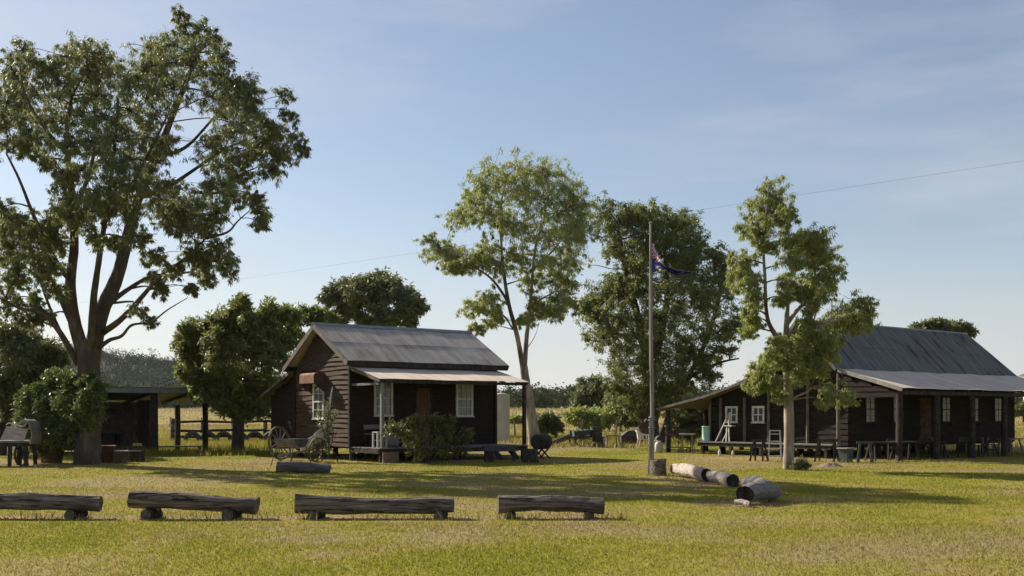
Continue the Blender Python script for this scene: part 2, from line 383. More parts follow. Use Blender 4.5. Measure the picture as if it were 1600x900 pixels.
def ground_mat():
    m, nt, bs = base_mat('ground')
    N = nt.nodes.new; l = nt.links.new
    at = N('ShaderNodeAttribute'); at.attribute_name = 'dry'
    tc = N('ShaderNodeTexCoord')
    nz = N('ShaderNodeTexNoise'); nz.inputs['Scale'].default_value = 7; nz.inputs['Detail'].default_value = 8; nz.inputs['Roughness'].default_value = 0.7
    l(tc.outputs['Object'], nz.inputs['Vector'])
    ad = N('ShaderNodeMath'); ad.operation = 'MULTIPLY_ADD'; ad.inputs[1].default_value = 0.45
    l(nz.outputs['Fac'], ad.inputs[0])
    sb = N('ShaderNodeMath'); sb.operation = 'SUBTRACT'; sb.inputs[1].default_value = 0.22
    l(at.outputs['Fac'], sb.inputs[0]); l(sb.outputs[0], ad.inputs[2])
    col = lawn_ramp(nt, ad.outputs[0])
    n2 = N('ShaderNodeTexNoise'); n2.inputs['Scale'].default_value = 55; n2.inputs['Detail'].default_value = 5
    l(tc.outputs['Object'], n2.inputs['Vector'])
    hv = N('ShaderNodeHueSaturation')
    mr = N('ShaderNodeMapRange'); mr.inputs['To Min'].default_value = 0.55; mr.inputs['To Max'].default_value = 1.3
    l(n2.outputs['Fac'], mr.inputs['Value']); l(mr.outputs['Result'], hv.inputs['Value']); l(col, hv.inputs['Color'])
    l(hv.outputs['Color'], bs.inputs['Base Color'])
    bs.inputs['Roughness'].default_value = 1.0; bs.inputs['Specular IOR Level'].default_value = 0.05
    bp = N('ShaderNodeBump'); bp.inputs['Strength'].default_value = 0.8; bp.inputs['Distance'].default_value = 0.03
    l(n2.outputs['Fac'], bp.inputs['Height']); l(bp.outputs['Normal'], bs.inputs['Normal'])
    return m
M['ground'] = ground_mat()

def blade_mat(name, attr='dry'):
    m, nt, bs = base_mat(name)
    at = nt.nodes.new('ShaderNodeAttribute'); at.attribute_name = attr
    col = lawn_ramp(nt, at.outputs['Fac'])
    nt.links.new(col, bs.inputs['Base Color'])
    bs.inputs['Roughness'].default_value = 0.6; bs.inputs['Specular IOR Level'].default_value = 0.25
    tr = nt.nodes.new('ShaderNodeBsdfTranslucent'); nt.links.new(col, tr.inputs['Color'])
    mx = nt.nodes.new('ShaderNodeMixShader'); mx.inputs[0].default_value = 0.35
    nt.links.new(bs.outputs[0], mx.inputs[1]); nt.links.new(tr.outputs[0], mx.inputs[2])
    nt.links.new(mx.outputs[0], nt.nodes['Material Output'].inputs['Surface'])
    return m
M['blade'] = blade_mat('blade')

# ------------------------------------------------------------------ ground
def terrain_z(x, y):
    x = np.asarray(x, float); y = np.asarray(y, float)
    t = np.clip((y - 95) / 230.0, 0, 1)
    z = 3.5 * t * t * (3 - 2 * t)
    z = z + np.clip(y - 325, 0, None) * 0.004
    near = np.clip((y - 8) / 10, 0, 1) * np.clip((x * x + (y - 30) ** 2) / 900.0, 0.12, 1)
    z = z + (fbm(x * 0.12, y * 0.12, 5, 3) - 0.5) * 0.12 * np.clip(near, 0, 1) * 0.6
    # the old wheel track across the right of the yard: a shallow bank
    tr = np.exp(-((y - 31.6 - 0.02 * (x - 12)) / 0.35) ** 2) * np.clip((x - 10.5) / 2.0, 0, 1) * 0.10
    tr -= np.exp(-((y - 30.8 - 0.02 * (x - 12)) / 0.35) ** 2) * np.clip((x - 10.5) / 2.0, 0, 1) * 0.06
    return z + tr * (y < 45)

def dryness(x, y):
    x = np.asarray(x, float); y = np.asarray(y, float)
    d = 0.62 * fbm(x * 0.24 + 3, y * 0.26 + 1, 11, 4) + 0.38 * fbm(x * 0.9, y * 0.8, 23, 3)
    d = np.clip((d - 0.335) * 2.3, 0, 0.68)
    # dead straw in a strip round the log seats
    def band(cx0, cx1, cy, w):
        return np.exp(-((y - cy - 0.25 * (fbm(x * 1.3, y * 0, 31, 2) - 0.5)) / w) ** 2) * np.clip((x - cx0) / 0.6, 0, 1) * np.clip((cx1 - x) / 0.9, 0, 1)
    d = np.maximum(d, 0.93 * band(-9.5, 2.2, 16.9, 0.42))
    def spot(cx, cy, rx, ry, s):
        return s * np.exp(-(((x - cx) / rx) ** 2 + ((y - cy) / ry) ** 2) * (0.7 + 0.8 * fbm(x * 1.1, y * 1.1, 41, 3)))
    for a in ((4.2, 19.6, 1.3, 1.0, 1.0), (5.6, 20.4, 0.7, 0.7, 0.95), (4.7, 25.3, 1.3, 1.0, 0.9), (3.9, 27.6, 1.1, 0.9, 0.75),
              (-5.5, 18.7, 2.6, 1.0, 0.62), (-9.5, 20.5, 3.5, 1.2, 0.6), (-2.5, 13.9, 1.4, 0.9, 0.72), (0.9, 14.7, 1.3, 0.7, 0.62), (2.0, 15.3, 2.0, 0.5, 0.55),
              (-7.0, 34.0, 2.4, 1.6, 1.0), (-16.2, 36.0, 1.5, 2.0, 1.0), (-14, 34.5, 2.5, 1.6, 0.85), (13.5, 31.0, 5.5, 0.4, 0.95), (19, 31.2, 6, 0.5, 0.95),
              (-7.4, 31.0, 1.0, 0.8, 0.8), (9.4, 33.5, 1.0, 0.8, 0.6), (-3, 37.5, 3.4, 2.2, 0.9), (8.5, 40, 4, 2.5, 0.9)):
        d = np.maximum(d, spot(*a))
    far = np.clip((y - 58) / 40.0, 0, 1)
    fd = 0.48 + 0.20 * np.clip((y - 95) / 60, 0, 1) + 0.5 * (fbm(x * 0.05, y * 0.05, 61, 4) - 0.5) - 0.05
    return np.clip(d * (1 - far) + fd * far, 0, 1)

def axis(dense0, dense1, step, lo, hi, g=1.13):
    a = list(np.arange(dense0, dense1 + 1e-6, step))
    s = step; v = dense1
    while v < hi: s *= g; v += s; a.append(v)
    s = step; v = dense0
    while v > lo: s *= g; v -= s; a.insert(0, v)
    return np.array(a)

gx = axis(-24, 24, 0.22, -1600, 1600)
gy = axis(8, 46, 0.2, -150, 4200)
GX, GY = np.meshgrid(gx, gy)
GZ = terrain_z(GX, GY)
nx, ny = len(gx), len(gy)
me = bpy.data.meshes.new('ground')
verts = np.stack([GX, GY, GZ], -1).reshape(-1, 3)
idx = np.arange(nx * ny).reshape(ny, nx)
faces = np.stack([idx[:-1, :-1], idx[:-1, 1:], idx[1:, 1:], idx[1:, :-1]], -1).reshape(-1, 4)
def np_mesh(name, verts, faces, mat, smooth=False, attr=None):
    me = bpy.data.meshes.new(name)
    k = faces.shape[1]
    me.vertices.add(len(verts)); me.vertices.foreach_set('co', np.ascontiguousarray(verts, np.float32).ravel())
    me.loops.add(faces.size); me.loops.foreach_set('vertex_index', np.ascontiguousarray(faces, np.int32).ravel())
    me.polygons.add(len(faces))
    me.polygons.foreach_set('loop_start', np.arange(0, faces.size, k, dtype=np.int32))
    me.polygons.foreach_set('loop_total', np.full(len(faces), k, np.int32))
    if smooth: me.polygons.foreach_set('use_smooth', np.ones(len(faces), bool))
    me.materials.append(mat)
    me.update(calc_edges=True)
    if attr is not None:
        a = me.attributes.new('dry', 'FLOAT', 'POINT'); a.data.foreach_set('value', np.ascontiguousarray(attr, np.float32))
    return me
ground = bpy.data.objects.new('ground', np_mesh('ground', verts, faces, M['ground'], True, dryness(verts[:, 0], verts[:, 1])))
COL.objects.link(ground); ground['kind'] = 'structure'

# mown grass blades over the yard
def blades(name, pts, h, w, dry, rng, lean=0.5):
    n = len(pts)
    a = rng.uniform(0, 2 * np.pi, n); b = rng.uniform(0, 2 * np.pi, n)
    hh = h * rng.uniform(0.5, 1.25, n); ww = w * rng.uniform(0.7, 1.3, n)
    side = np.stack([np.cos(a), np.sin(a), np.zeros(n)], -1) * ww[:, None] * 0.5
    tip = pts + np.stack([np.cos(b) * hh * lean * rng.uniform(0.2, 1.2, n), np.sin(b) * hh * lean * rng.uniform(0.2, 1.2, n), hh], -1)
    v = np.stack([pts - side, pts + side, tip], 1).reshape(-1, 3)
    f = np.arange(3 * n).reshape(n, 3)
    o = bpy.data.objects.new(name, np_mesh(name, v, f, M['blade'], False, np.repeat(dry, 3)))
    COL.objects.link(o); o['kind'] = 'stuff'
    return o
rng = np.random.default_rng(7)
def scatter(d0, d1, dens, spread=0.56):
    area = spread * 2 * 0.5 * (d1 * d1 - d0 * d0) * 1.0
    n = int(area * dens)
    d = np.sqrt(rng.uniform(d0 * d0, d1 * d1, n)); x = rng.uniform(-spread, spread, n) * d
    m = int((d1 - d0) * 8 * dens)                      # a margin each side of the strip
    d2 = rng.uniform(d0, d1, m); x2 = (spread * d2 + rng.uniform(0, 4, m)) * np.where(rng.uniform(0, 1, m) < 0.5, -1, 1)
    d = np.concatenate([d, d2]); x = np.concatenate([x, x2])
    return np.stack([x, d, terrain_z(x, d) - 0.004], -1)
P = np.concatenate([scatter(7.5, 16, 1000), scatter(16, 24, 520), scatter(24, 36, 240), scatter(36, 52, 110)])
dr = dryness(P[:, 0], P[:, 1])
keep = rng.uniform(0, 1, len(P)) < np.clip(1.25 - 0.75 * dr, 0.2, 1)
P = P[keep]; dr = dr[keep]
hgt = 0.034 * (0.7 + 0.6 * fbm(P[:, 0] * 0.7, P[:, 1] * 0.7, 77, 3))
lawn = blades('lawn_grass', P, hgt, 0.011 + 0.00035 * P[:, 1], np.clip(dr + rng.normal(0, 0.11, len(P)) - 0.04, 0, 1), rng, 0.9)
tag(lawn, 'short mown yellow-green grass blades covering the yard', 'grass', kind='stuff')

# ------------------------------------------------------------------ trees and shrubs
def leaf_cloud(rng, subs, rad, n_per, ln, wd, droop, flat=0.95):
    """subs (S,3) twig ends with radii; returns rhombic leaves hanging round every twig end"""
    S = len(subs)
    n_each = np.maximum(5, (n_per * rng.uniform(0.35, 1.5, S)).astype(int))
    c = np.repeat(subs, n_each, 0); r = np.repeat(rad, n_each); n = len(c)
    q = rng.normal(0, 1, (n, 3)); q /= np.linalg.norm(q, axis=1)[:, None]
    q *= np.minimum(np.abs(rng.normal(0, 0.62, n)) + 0.08, 1.7)[:, None]
    ax = rng.normal(0, 1, (S, 3)); ax /= np.linalg.norm(ax, axis=1)[:, None]      # every twig sprays its leaves along its own axis
    ax = np.repeat(ax, n_each, 0)
    q = q * 0.85 + ax * (rng.normal(0, 0.55, n))[:, None]
    q[:, 2] = q[:, 2] * flat - droop * 0.35 * np.abs(rng.normal(0, 1, n))
    p = c + q * r[:, None]
    dirv = rng.normal(0, 1, (n, 3)); dirv /= np.linalg.norm(dirv, axis=1)[:, None]
    dirv = dirv * (1 - droop) + np.array([0, 0, -1.0]) * droop + q * 0.35
    dirv /= np.linalg.norm(dirv, axis=1)[:, None]
    side = np.cross(dirv, rng.normal(0, 1, (n, 3))); side /= (np.linalg.norm(side, axis=1)[:, None] + 1e-9)
    l = ln * rng.uniform(0.6, 1.35, n)[:, None]; w = wd * rng.uniform(0.7, 1.3, n)[:, None]
    v = np.stack([p, p + dirv * l * 0.45 + side * w * 0.5, p + dirv * l, p + dirv * l * 0.45 - side * w * 0.5], 1).reshape(-1, 3)
    return v

def tree(name, label, cat, base, limbs, clumps, leaf, bark, seed, n_sub=13, n_leaf=60, ln=0.2, wd=0.05, droop=0.5, depth=1.0,
         copies=2, sub_r=0.33, twig=0.018, group=None, ground_z=0.0, bark_n=10, fill=2, spread=1.0):
    """base = (photo x, y, depth); limbs = [(radius0, radius1, [(x, y, depth offset) ...])]; clumps = [(x, y, rx, ry[, depth offset])]"""
    rng = np.random.default_rng(seed)
    bx, by, D = base
    B = px(bx, by, D); B.z = ground_z
    root = thing(name, B, label, cat, group=group)
    mpp = D / F
    nodes = []; nrad = []
    mb = MB()
    for r0, r1, pts in limbs:
        P3 = spline([px(p[0], p[1], D + p[2]) - B for p in pts], 5)
        n = len(P3)
        rr = [(r0 + (r1 - r0) * (i / (n - 1)) ** 0.8) for i in range(n)]
        mb.tube(P3, rr, bark_n if r0 > 0.1 else 6, jit=0.05)
        for p, r in zip(P3, rr): nodes.append(tuple(p)); nrad.append(r)
    if not nodes: nodes.append((0, 0, 0.1)); nrad.append(0.05)
    cx = np.array([c[0] for c in clumps]); cy = np.array([c[1] for c in clumps])
    mx, my = cx.mean(), cy.mean(); sx = max(cx.std() * 2.0, 1); sy = max(cy.std() * 2.0, 1)
    R = sx * mpp * depth
    subs = []; rads = []
    for c in clumps:
        rho2 = min(1.0, ((c[0] - mx) / sx) ** 2 + ((c[1] - my) / sy) ** 2)
        span = R * math.sqrt(max(0.04, 1 - rho2))
        if len(c) > 4: offs = [c[4]]
        elif rho2 > 0.8 or copies == 1: offs = [rng.uniform(-0.6, 0.6) * span]
        else: offs = [-span * rng.uniform(0.3, 0.8), span * rng.uniform(0.2, 0.8)][:copies]
        for o in offs:
            ctr = np.array(px(c[0] + rng.uniform(-3, 3) * 0.5, c[1] + rng.uniform(-3, 3) * 0.5, D + o) - B)
            rx, rz = c[2] * mpp, c[3] * mpp; ry = rx * 0.9
            # branch to the clump
            nd = np.array(nodes); vec = ctr - nd
            dist = np.linalg.norm(vec, axis=1) + np.where(vec[:, 2] < 0, 1.5 * np.abs(vec[:, 2]), 0) + 0.2 * (np.array(nrad) < 0.02)
            k = int(dist.argmin()); a = Vector(nodes[k]); b = Vector(ctr)
            midp = a.lerp(b, 0.55) + Vector((rng.normal(0, 0.08), rng.normal(0, 0.08), 0.10)) * (b - a).length
            br = spline([a, midp, b], 3)
            r0 = min(nrad[k] * 0.6, 0.012 + 0.011 * (b - a).length + twig)
            rr = [r0 + (twig * 0.7 - r0) * (i / (len(br) - 1)) for i in range(len(br))]
            mb.tube(br, rr, 5)
            newn = [(tuple(q), r) for q, r in zip(br[2:], rr[2:])]
            ns = max(4, int(n_sub * rng.uniform(0.8, 1.2)))
            q = rng.normal(0, 1, (ns, 3)); q /= np.linalg.norm(q, axis=1)[:, None]
            q *= spread * (0.25 + 1.10 * rng.uniform(0, 1, ns) ** 0.8)[:, None]
            s = ctr + q * np.array([rx, ry, rz])
            sr = sub_r * (rx + rz) * 0.5 * rng.uniform(0.75, 1.35, ns)
            subs.append(s); rads.append(sr)
            for w in s:
                w = Vector(w)
                mb.tube([Vector(ctr), Vector(ctr).lerp(w, 0.5) + Vector((0, 0, 0.04)), w], [twig * 0.6, twig * 0.45, twig * 0.25], 3, caps=False)
            for p_, r_ in newn: nodes.append(p_); nrad.append(r_)
    if fill:
        cc = np.array([s.mean(0) for s in subs]); ex = np.array([s.std(0).mean() for s in subs]); r_ = np.array([r.mean() for r in rads])
        for i in range(len(cc)):
            dd = np.linalg.norm(cc - cc[i], axis=1); js = np.argsort(dd)[1:5]
            js = [j for j in js if dd[j] < 3.2 * (ex[i] + ex[j])]
            for j in js:
                m = int(rng.integers(1, 2 + int(fill)))
                f = rng.uniform(0.25, 0.75, m)[:, None]
                s = cc[i] * (1 - f) + cc[j] * f + rng.normal(0, 0.55, (m, 3)) * ex[i]
                subs.append(s); rads.append(r_[i] * rng.uniform(0.6, 1.25, m))
                for w in s: mb.tube([Vector(cc[i]), Vector(cc[i]).lerp(Vector(w), 0.5) + Vector((0, 0, 0.05)), Vector(w)], [twig * 0.55, twig * 0.4, twig * 0.22], 3, caps=False)
    mb.build('trunk', bark, root, smooth=True)
    subs = np.concatenate(subs); rads = np.concatenate(rads)
    v = leaf_cloud(rng, subs, rads, n_leaf, ln, wd, droop)
    v[:, 2] = np.maximum(v[:, 2], 0.02)
    me = np_mesh('crown', v, np.arange(len(v)).reshape(-1, 4), leaf)
    o = bpy.data.objects.new('crown', me); COL.objects.link(o); o.parent = root
    return root

# the big spreading gum at the left
BIG = [(283,22,9,10),(287,42,12,10),(318,42,14,12),(335,65,18,14),(345,90,16,14),(300,75,22,16),(265,70,22,14),(235,75,22,16),(255,100,26,18),(300,105,26,18),(340,115,18,14),
(370,130,22,18),(392,140,14,14),(360,160,24,18),(330,150,24,20),(395,170,14,12),(375,195,26,18),(410,195,20,16),(445,150,11,13),(450,178,11,10),(430,205,18,14),(458,215,13,10),(474,230,9,8),(440,240,18,12),(415,232,20,14),(425,265,13,12),(385,235,22,18),(355,215,22,16),(332,232,18,16),(345,260,22,18),(375,275,18,16),(365,305,16,12),(395,310,8,7),(405,328,11,18),(408,345,8,9),
(325,290,22,18),(300,320,20,16),(335,330,18,14),(320,360,18,14),(290,355,18,14),(345,385,13,15),(355,412,11,16),(320,415,12,13),(300,395,12,10),(325,438,8,8),(260,340,16,14),(252,452,8,8),(215,482,12,8),(236,502,7,8),
(220,110,24,18),(200,130,24,20),(235,140,26,20),(270,140,26,20),(240,180,22,18),(205,175,24,20),(258,222,16,14),(225,215,22,18),(238,252,16,18),(205,250,22,18),(180,220,24,20),(220,290,18,18),(185,290,20,18),(268,292,18,14),(250,312,16,14),(200,330,16,16),(170,330,20,16),(140,320,18,18),
(125,75,22,16),(155,85,20,14),(105,90,18,14),(78,108,13,11),(140,110,26,18),(170,115,22,18),(110,130,24,18),(150,150,26,20),(90,155,22,18),(120,180,26,20),(165,185,24,20),(85,190,22,18),(140,220,26,20),(105,230,24,20),(170,255,22,18),(130,265,22,18),(95,270,18,16),(150,300,20,16),(105,312,18,16),(125,345,18,14),(95,340,14,12),
(35,80,14,12),(45,95,12,10),(15,95,16,14),(5,115,18,14),(25,130,20,16),(50,150,20,16),(10,160,22,18),(40,185,22,18),(10,200,20,16),(60,215,18,14),(30,230,14,11),(-25,120,22,18),(-25,170,24,20),(-20,220,22,18),(68,252,12,12),(5,322,12,12),(25,345,14,12),(45,362,14,12),(15,388,14,12),(50,402,16,12),(65,430,14,12),(30,432,14,12),(10,465,12,10),(50,467,14,10),(75,492,12,9),(45,502,15,10),(80,357,12,10),(-25,350,20,20),(-25,420,20,20),(-50,250,25,20),(-55,180,25,20),(20,410,16,14),(60,380,16,14),(85,415,14,12),(35,445,16,12),(60,490,16,12),(20,490,16,12),(90,455,11,10),(95,380,12,12),(5,360,16,14),(70,345,16,14),(270,420,13,9),(240,400,13,9),(290,330,18,14),(180,380,13,11),(150,370,13,11),(215,370,13,11),(240,432,9,8),(310,400,14,12),(300,450,7,6)]
BIGL = [(0.43,0.35,[(137,732,0),(137,690,0),(138,620,0),(138,560,0),(137,532,0)]),
(0.25,0.05,[(133,560,0),(118,510,-.3),(110,450,-.6),(116,380,-.9),(112,300,-1.4),(104,220,-1.8),(112,150,-2)]),
(0.29,0.05,[(142,560,0),(158,490,.3),(184,430,.6),(202,360,.8),(216,310,1),(244,245,1.2),(272,175,1.2),(296,115,1),(316,62,.8)]),
(0.14,0.035,[(143,540,-.2),(146,470,-.6),(154,410,-1.2),(166,330,-1.8),(178,240,-2.2),(185,150,-2.4)]),
(0.12,0.025,[(160,520,.2),(188,500,-.6),(218,468,-1.2),(252,430,-1.8),(292,402,-2.2),(322,372,-2.4)]),
(0.10,0.03,[(163,480,.2),(200,452,.8),(236,432,1.2),(268,430,1.4),(300,424,1.6)]),
(0.08,0.012,[(150,548,.1),(170,532,-.4),(190,525,-.8),(206,508,-1),(236,503,-1.3),(262,484,-1.5),(292,466,-1.7)]),
(0.13,0.03,[(118,515,-.3),(90,455,.4),(62,415,.9),(40,375,1.2),(14,335,1.4),(-15,300,1.5)]),
(0.12,0.03,[(122,568,0),(94,520,-.6),(68,490,-1),(32,482,-1.2),(0,466,-1.4)]),
(0.09,0.03,[(110,440,-.6),(80,395,-1.6),(52,335,-2.2),(30,280,-2.5),(10,240,-2.6)]),
(0.09,0.03,[(126,575,.2),(105,540,.6),(86,500,1),(70,460,1.3),(60,430,1.4)]),
(0.09,0.02,[(216,310,1),(262,292,1.8),(308,262,2.2),(352,232,2.5),(400,215,2.6),(440,205,2.6)]),
(0.08,0.018,[(244,245,1.2),(290,230,.2),(338,180,-.8),(372,150,-1.4)]),
(0.07,0.02,[(300,300,1.8),(345,300,1.6),(372,275,1.4),(400,262,1.2)]),
(0.05,0.012,[(322,372,-2.4),(355,363,-2.4),(372,345,-2.4),(395,325,-2.4)]),
(0.09,0.03,[(160,350,-1.8),(200,300,-2.6),(232,240,-3.2),(262,180,-3.6)]),
(0.09,0.03,[(114,330,-1.2),(140,270,.8),(150,200,2),(140,130,2.6)]),
(0.07,0.02,[(104,240,-1.8),(70,200,-2.6),(40,150,-3),(30,100,-3)])]
tree('gum_tree', 'huge spreading gum tree with forked trunk, tallest tree at the left', 'tree', (137, 727, 35.0), BIGL, BIG, M['gum_leaf'], M['bark_gum'], 3,
     n_sub=18, n_leaf=46, ln=0.125, wd=0.028, droop=0.6, depth=0.9, sub_r=0.27, fill=2, spread=1.3)

# tall two-stemmed gum beside the cabin
TB = [(770,262,26,20),(808,262,26,19),(848,270,28,22),(880,295,24,26),(895,330,26,28),(870,335,28,26),(835,310,28,26),(800,300,26,24),(755,290,20,18),(740,318,17,15),(715,340,20,14),(760,335,20,16),(785,345,20,18),(820,355,24,20),(860,375,28,26),(893,375,24,24),(885,410,24,16),(850,410,20,14),(672,378,15,11),(690,392,23,14),(715,402,22,16),(740,410,18,13),(765,390,16,14),(705,415,14,9),(780,415,15,13),(880,440,17,13),(872,466,20,12),(893,472,9,14),(860,488,15,9),(840,480,12,12),(822,497,11,9),(735,478,18,10),(765,466,16,12),(772,495,14,10),(743,513,12,6),(810,400,15,13),(830,440,14,13),(905,350,14,20)]
TBL = [(0.38,0.20,[(836,697,0),(834,680,0),(829,640,0),(822,600,0),(818,570,0)]),
(0.15,0.035,[(818,580,0),(808,525,-.2),(795,475,-.4),(787,425,-.6),(783,375,-.7),(782,325,-.7),(792,275,-.6)]),
(0.145,0.035,[(819,580,0),(823,525,.2),(828,480,.4),(832,430,.6),(838,380,.8),(852,330,1),(842,270,1)]),
(0.08,0.02,[(796,475,-.4),(772,440,-.8),(746,420,-1),(712,402,-1.2),(680,388,-1.2)]),
(0.05,0.012,[(802,515,-.2),(786,492,-.5),(768,486,-.7),(745,483,-.9)]),
(0.07,0.02,[(834,420,.6),(856,400,1.2),(880,370,1.6),(895,335,1.8)]),
(0.06,0.02,[(828,480,.4),(848,466,0),(868,455,-.4),(884,440,-.8)]),
(0.025,0.008,[(823,545,.2),(832,532,0),(838,520,-.1),(840,510,-.1)])]
tree('gum_tree', 'tall slim gum tree with two pale stems rising beside the cabin veranda', 'tree', (834, 697, 55.5), TBL, TB, M['gum_leaf_light'], M['bark_pale'], 5,
     n_sub=24, n_leaf=56, ln=0.155, wd=0.034, droop=0.62, depth=0.8, sub_r=0.26, fill=2, spread=1.25)

# broad dark tree behind the flagpole
TC = [(940,325,20,18),(945,360,18,16),(965,345,22,20),(985,335,20,14),(1012,335,24,14),(1045,342,22,14),(1070,350,22,16),(1085,380,15,17),(1065,385,26,22),(985,395,20,16),(960,388,15,13),(1030,372,26,20),(1000,372,24,20),(1040,410,28,22),(1075,415,20,18),(1005,420,22,16),(968,440,14,10),(945,455,24,16),(975,458,26,18),(1010,455,28,20),(1050,450,28,22),(1085,450,20,18),(1125,405,18,16),(1140,425,15,18),(1118,440,20,20),(1145,465,17,22),(1105,480,28,22),(1060,490,30,24),(1015,495,30,24),(970,495,30,22),(935,500,22,18),(920,478,11,10),(945,530,22,16),(985,535,30,22),(1030,535,30,24),(1075,535,30,22),(1120,520,24,18),(1150,510,16,16),(1135,545,14,10),(1095,560,22,13),(1050,575,28,20),(1010,575,28,20),(970,570,24,18),(985,612,28,20),(1025,610,28,20),(1060,605,20,13),(962,600,13,15),(1108,587,12,9),(1035,640,18,12),(985,640,16,10)]
TCL = [(0.75,0.42,[(1012,692,0),(1013,660,0),(1012,620,0),(1015,580,0)]),
(0.34,0.10,[(1015,590,0),(1005,530,-.5),(990,470,-1),(975,410,-1.4),(965,350,-1.6)]),
(0.32,0.08,[(1015,585,0),(1030,530,.5),(1042,470,.8),(1040,410,1),(1035,360,1)]),
(0.26,0.10,[(1030,692,.5),(1042,660,.6),(1058,625,.8),(1075,590,1),(1100,540,1.4),(1120,480,1.8),(1130,430,2)]),
(0.15,0.04,[(1075,590,1),(1105,575,.4),(1130,565,0),(1155,560,-.2)]),
(0.12,0.04,[(990,470,-1),(960,460,-1.4),(935,480,-1.6)]),
(0.04,0.012,[(975,420,-1.4),(955,420,-1.5),(935,415,-1.6),(918,414,-1.6)]),
(0.14,0.04,[(1042,470,.8),(1070,430,.2),(1080,380,0)])]
tree('shade_tree', 'broad dark green shade tree behind the flagpole, leaning over the hall lean-to', 'tree', (1014, 692, 63), TCL, TC, M['dark_leaf'], M['bark_dark'], 8,
     n_sub=24, n_leaf=54, ln=0.185, wd=0.055, droop=0.4, depth=0.8, sub_r=0.27, fill=2, spread=1.22)

# slender young gum in front of the hall
TD = [(1200,288,16,14),(1208,310,22,16),(1182,320,18,14),(1205,340,24,14),(1165,352,14,10),(1190,365,20,10),(1225,335,13,11),(1195,384,10,7),(1235,378,16,14),(1255,372,13,11),(1278,370,17,14),(1290,395,18,18),(1265,400,18,16),(1240,410,16,16),(1300,425,13,18),(1275,435,16,12),(1235,440,15,14),(1250,455,13,11),(1285,455,16,11),(1268,478,10,7),(1220,465,10,10),(1160,408,13,13),(1155,435,13,13),(1175,440,13,13),(1180,465,12,11),(1168,490,9,9),(1345,470,18,12),(1330,490,22,14),(1358,490,15,16),(1310,500,18,12),(1340,513,16,10),(1290,520,16,10),(1180,500,12,8),(1170,515,9,9),(1258,520,12,8),(1270,545,18,12),(1290,553,16,10),(1252,548,12,10),(1280,572,12,10),(1205,555,12,10),(1190,575,16,12),(1173,598,11,9),(1205,592,12,8),(1222,560,8,7),(1248,588,10,8),(1218,618,8,6),(1300,608,16,12),(1322,622,14,10),(1290,628,12,8),(1215,530,12,9),(1248,535,12,10),(1262,565,14,11),(1262,505,12,9),(1295,540,14,10),(1185,600,11,8),(1240,570,10,8)]
TDL = [(0.165,0.125,[(1232,737,0),(1232,722,0),(1233,680,0),(1232,620,0),(1230,575,0),(1227,540,0)]),
(0.085,0.02,[(1227,545,0),(1208,518,-.2),(1198,492,-.3),(1195,430,-.4),(1193,385,-.4),(1199,320,-.3),(1202,290,-.2)]),
(0.11,0.02,[(1227,548,0),(1229,510,.1),(1231,470,.2),(1236,430,.3),(1242,390,.3)]),
(0.075,0.02,[(1230,505,.1),(1248,482,.4),(1267,465,.6),(1272,438,.7),(1278,395,.7)]),
(0.07,0.018,[(1230,525,.05),(1258,508,-.4),(1290,504,-.7),(1325,492,-.9),(1352,482,-1)]),
(0.045,0.014,[(1232,597,0),(1222,592,-.2),(1210,586,-.3),(1198,584,-.4)]),
(0.04,0.012,[(1233,627,0),(1248,618,-.3),(1262,612,-.5),(1270,606,-.6),(1298,610,-.8)]),
(0.04,0.012,[(1230,575,0),(1246,560,.3),(1262,548,.5),(1282,548,.6)])]
tree('gum_tree', 'slender young gum tree with pale trunk standing in front of the hall', 'tree', (1232, 734, 31.8), TDL, TD, M['gum_leaf_light'], M['bark_pale'], 12,
     n_sub=21, n_leaf=54, ln=0.11, wd=0.022, droop=0.62, depth=0.75, sub_r=0.28, twig=0.009, fill=2, spread=1.28)

# dense dark tree with upright lobes behind the cabin
TE = [(297,515,15,13),(292,540,17,15),(305,560,17,15),(295,585,15,13),(320,590,15,15),(345,505,17,17),(340,530,17,17),(375,480,12,15),(383,500,15,13),(365,520,22,18),(400,510,18,16),(425,488,16,16),(455,494,17,14),(480,491,15,12),(500,492,13,11),(515,500,10,9),(420,525,24,20),(455,525,22,18),(385,550,26,22),(345,560,24,20),(425,560,24,22),(330,600,22,20),(365,595,26,22),(405,600,24,22),(345,625,20,16),(380,630,26,18),(410,630,18,18),(310,612,12,12),(372,648,14,8)]
TEL = [(0.3,0.16,[(372,712,0),(372,680,0),(375,640,0),(380,600,0)]),
(0.15,0.04,[(378,610,0),(345,570,-.5),(310,550,-1),(297,520,-1)]),
(0.15,0.04,[(380,600,0),(376,550,.3),(372,500,.4),(376,480,.4)]),
(0.15,0.04,[(380,600,0),(410,550,.6),(440,510,1),(480,495,1.2)])]
tree('dense_tree', 'dense dark tree with upright lobes between the shed and the cabin', 'tree', (372, 712, 46), TEL, TE, M['dark_leaf'], M['bark_dark'], 15,
     n_sub=18, n_leaf=62, ln=0.19, wd=0.072, droop=0.1, depth=0.9, sub_r=0.40)

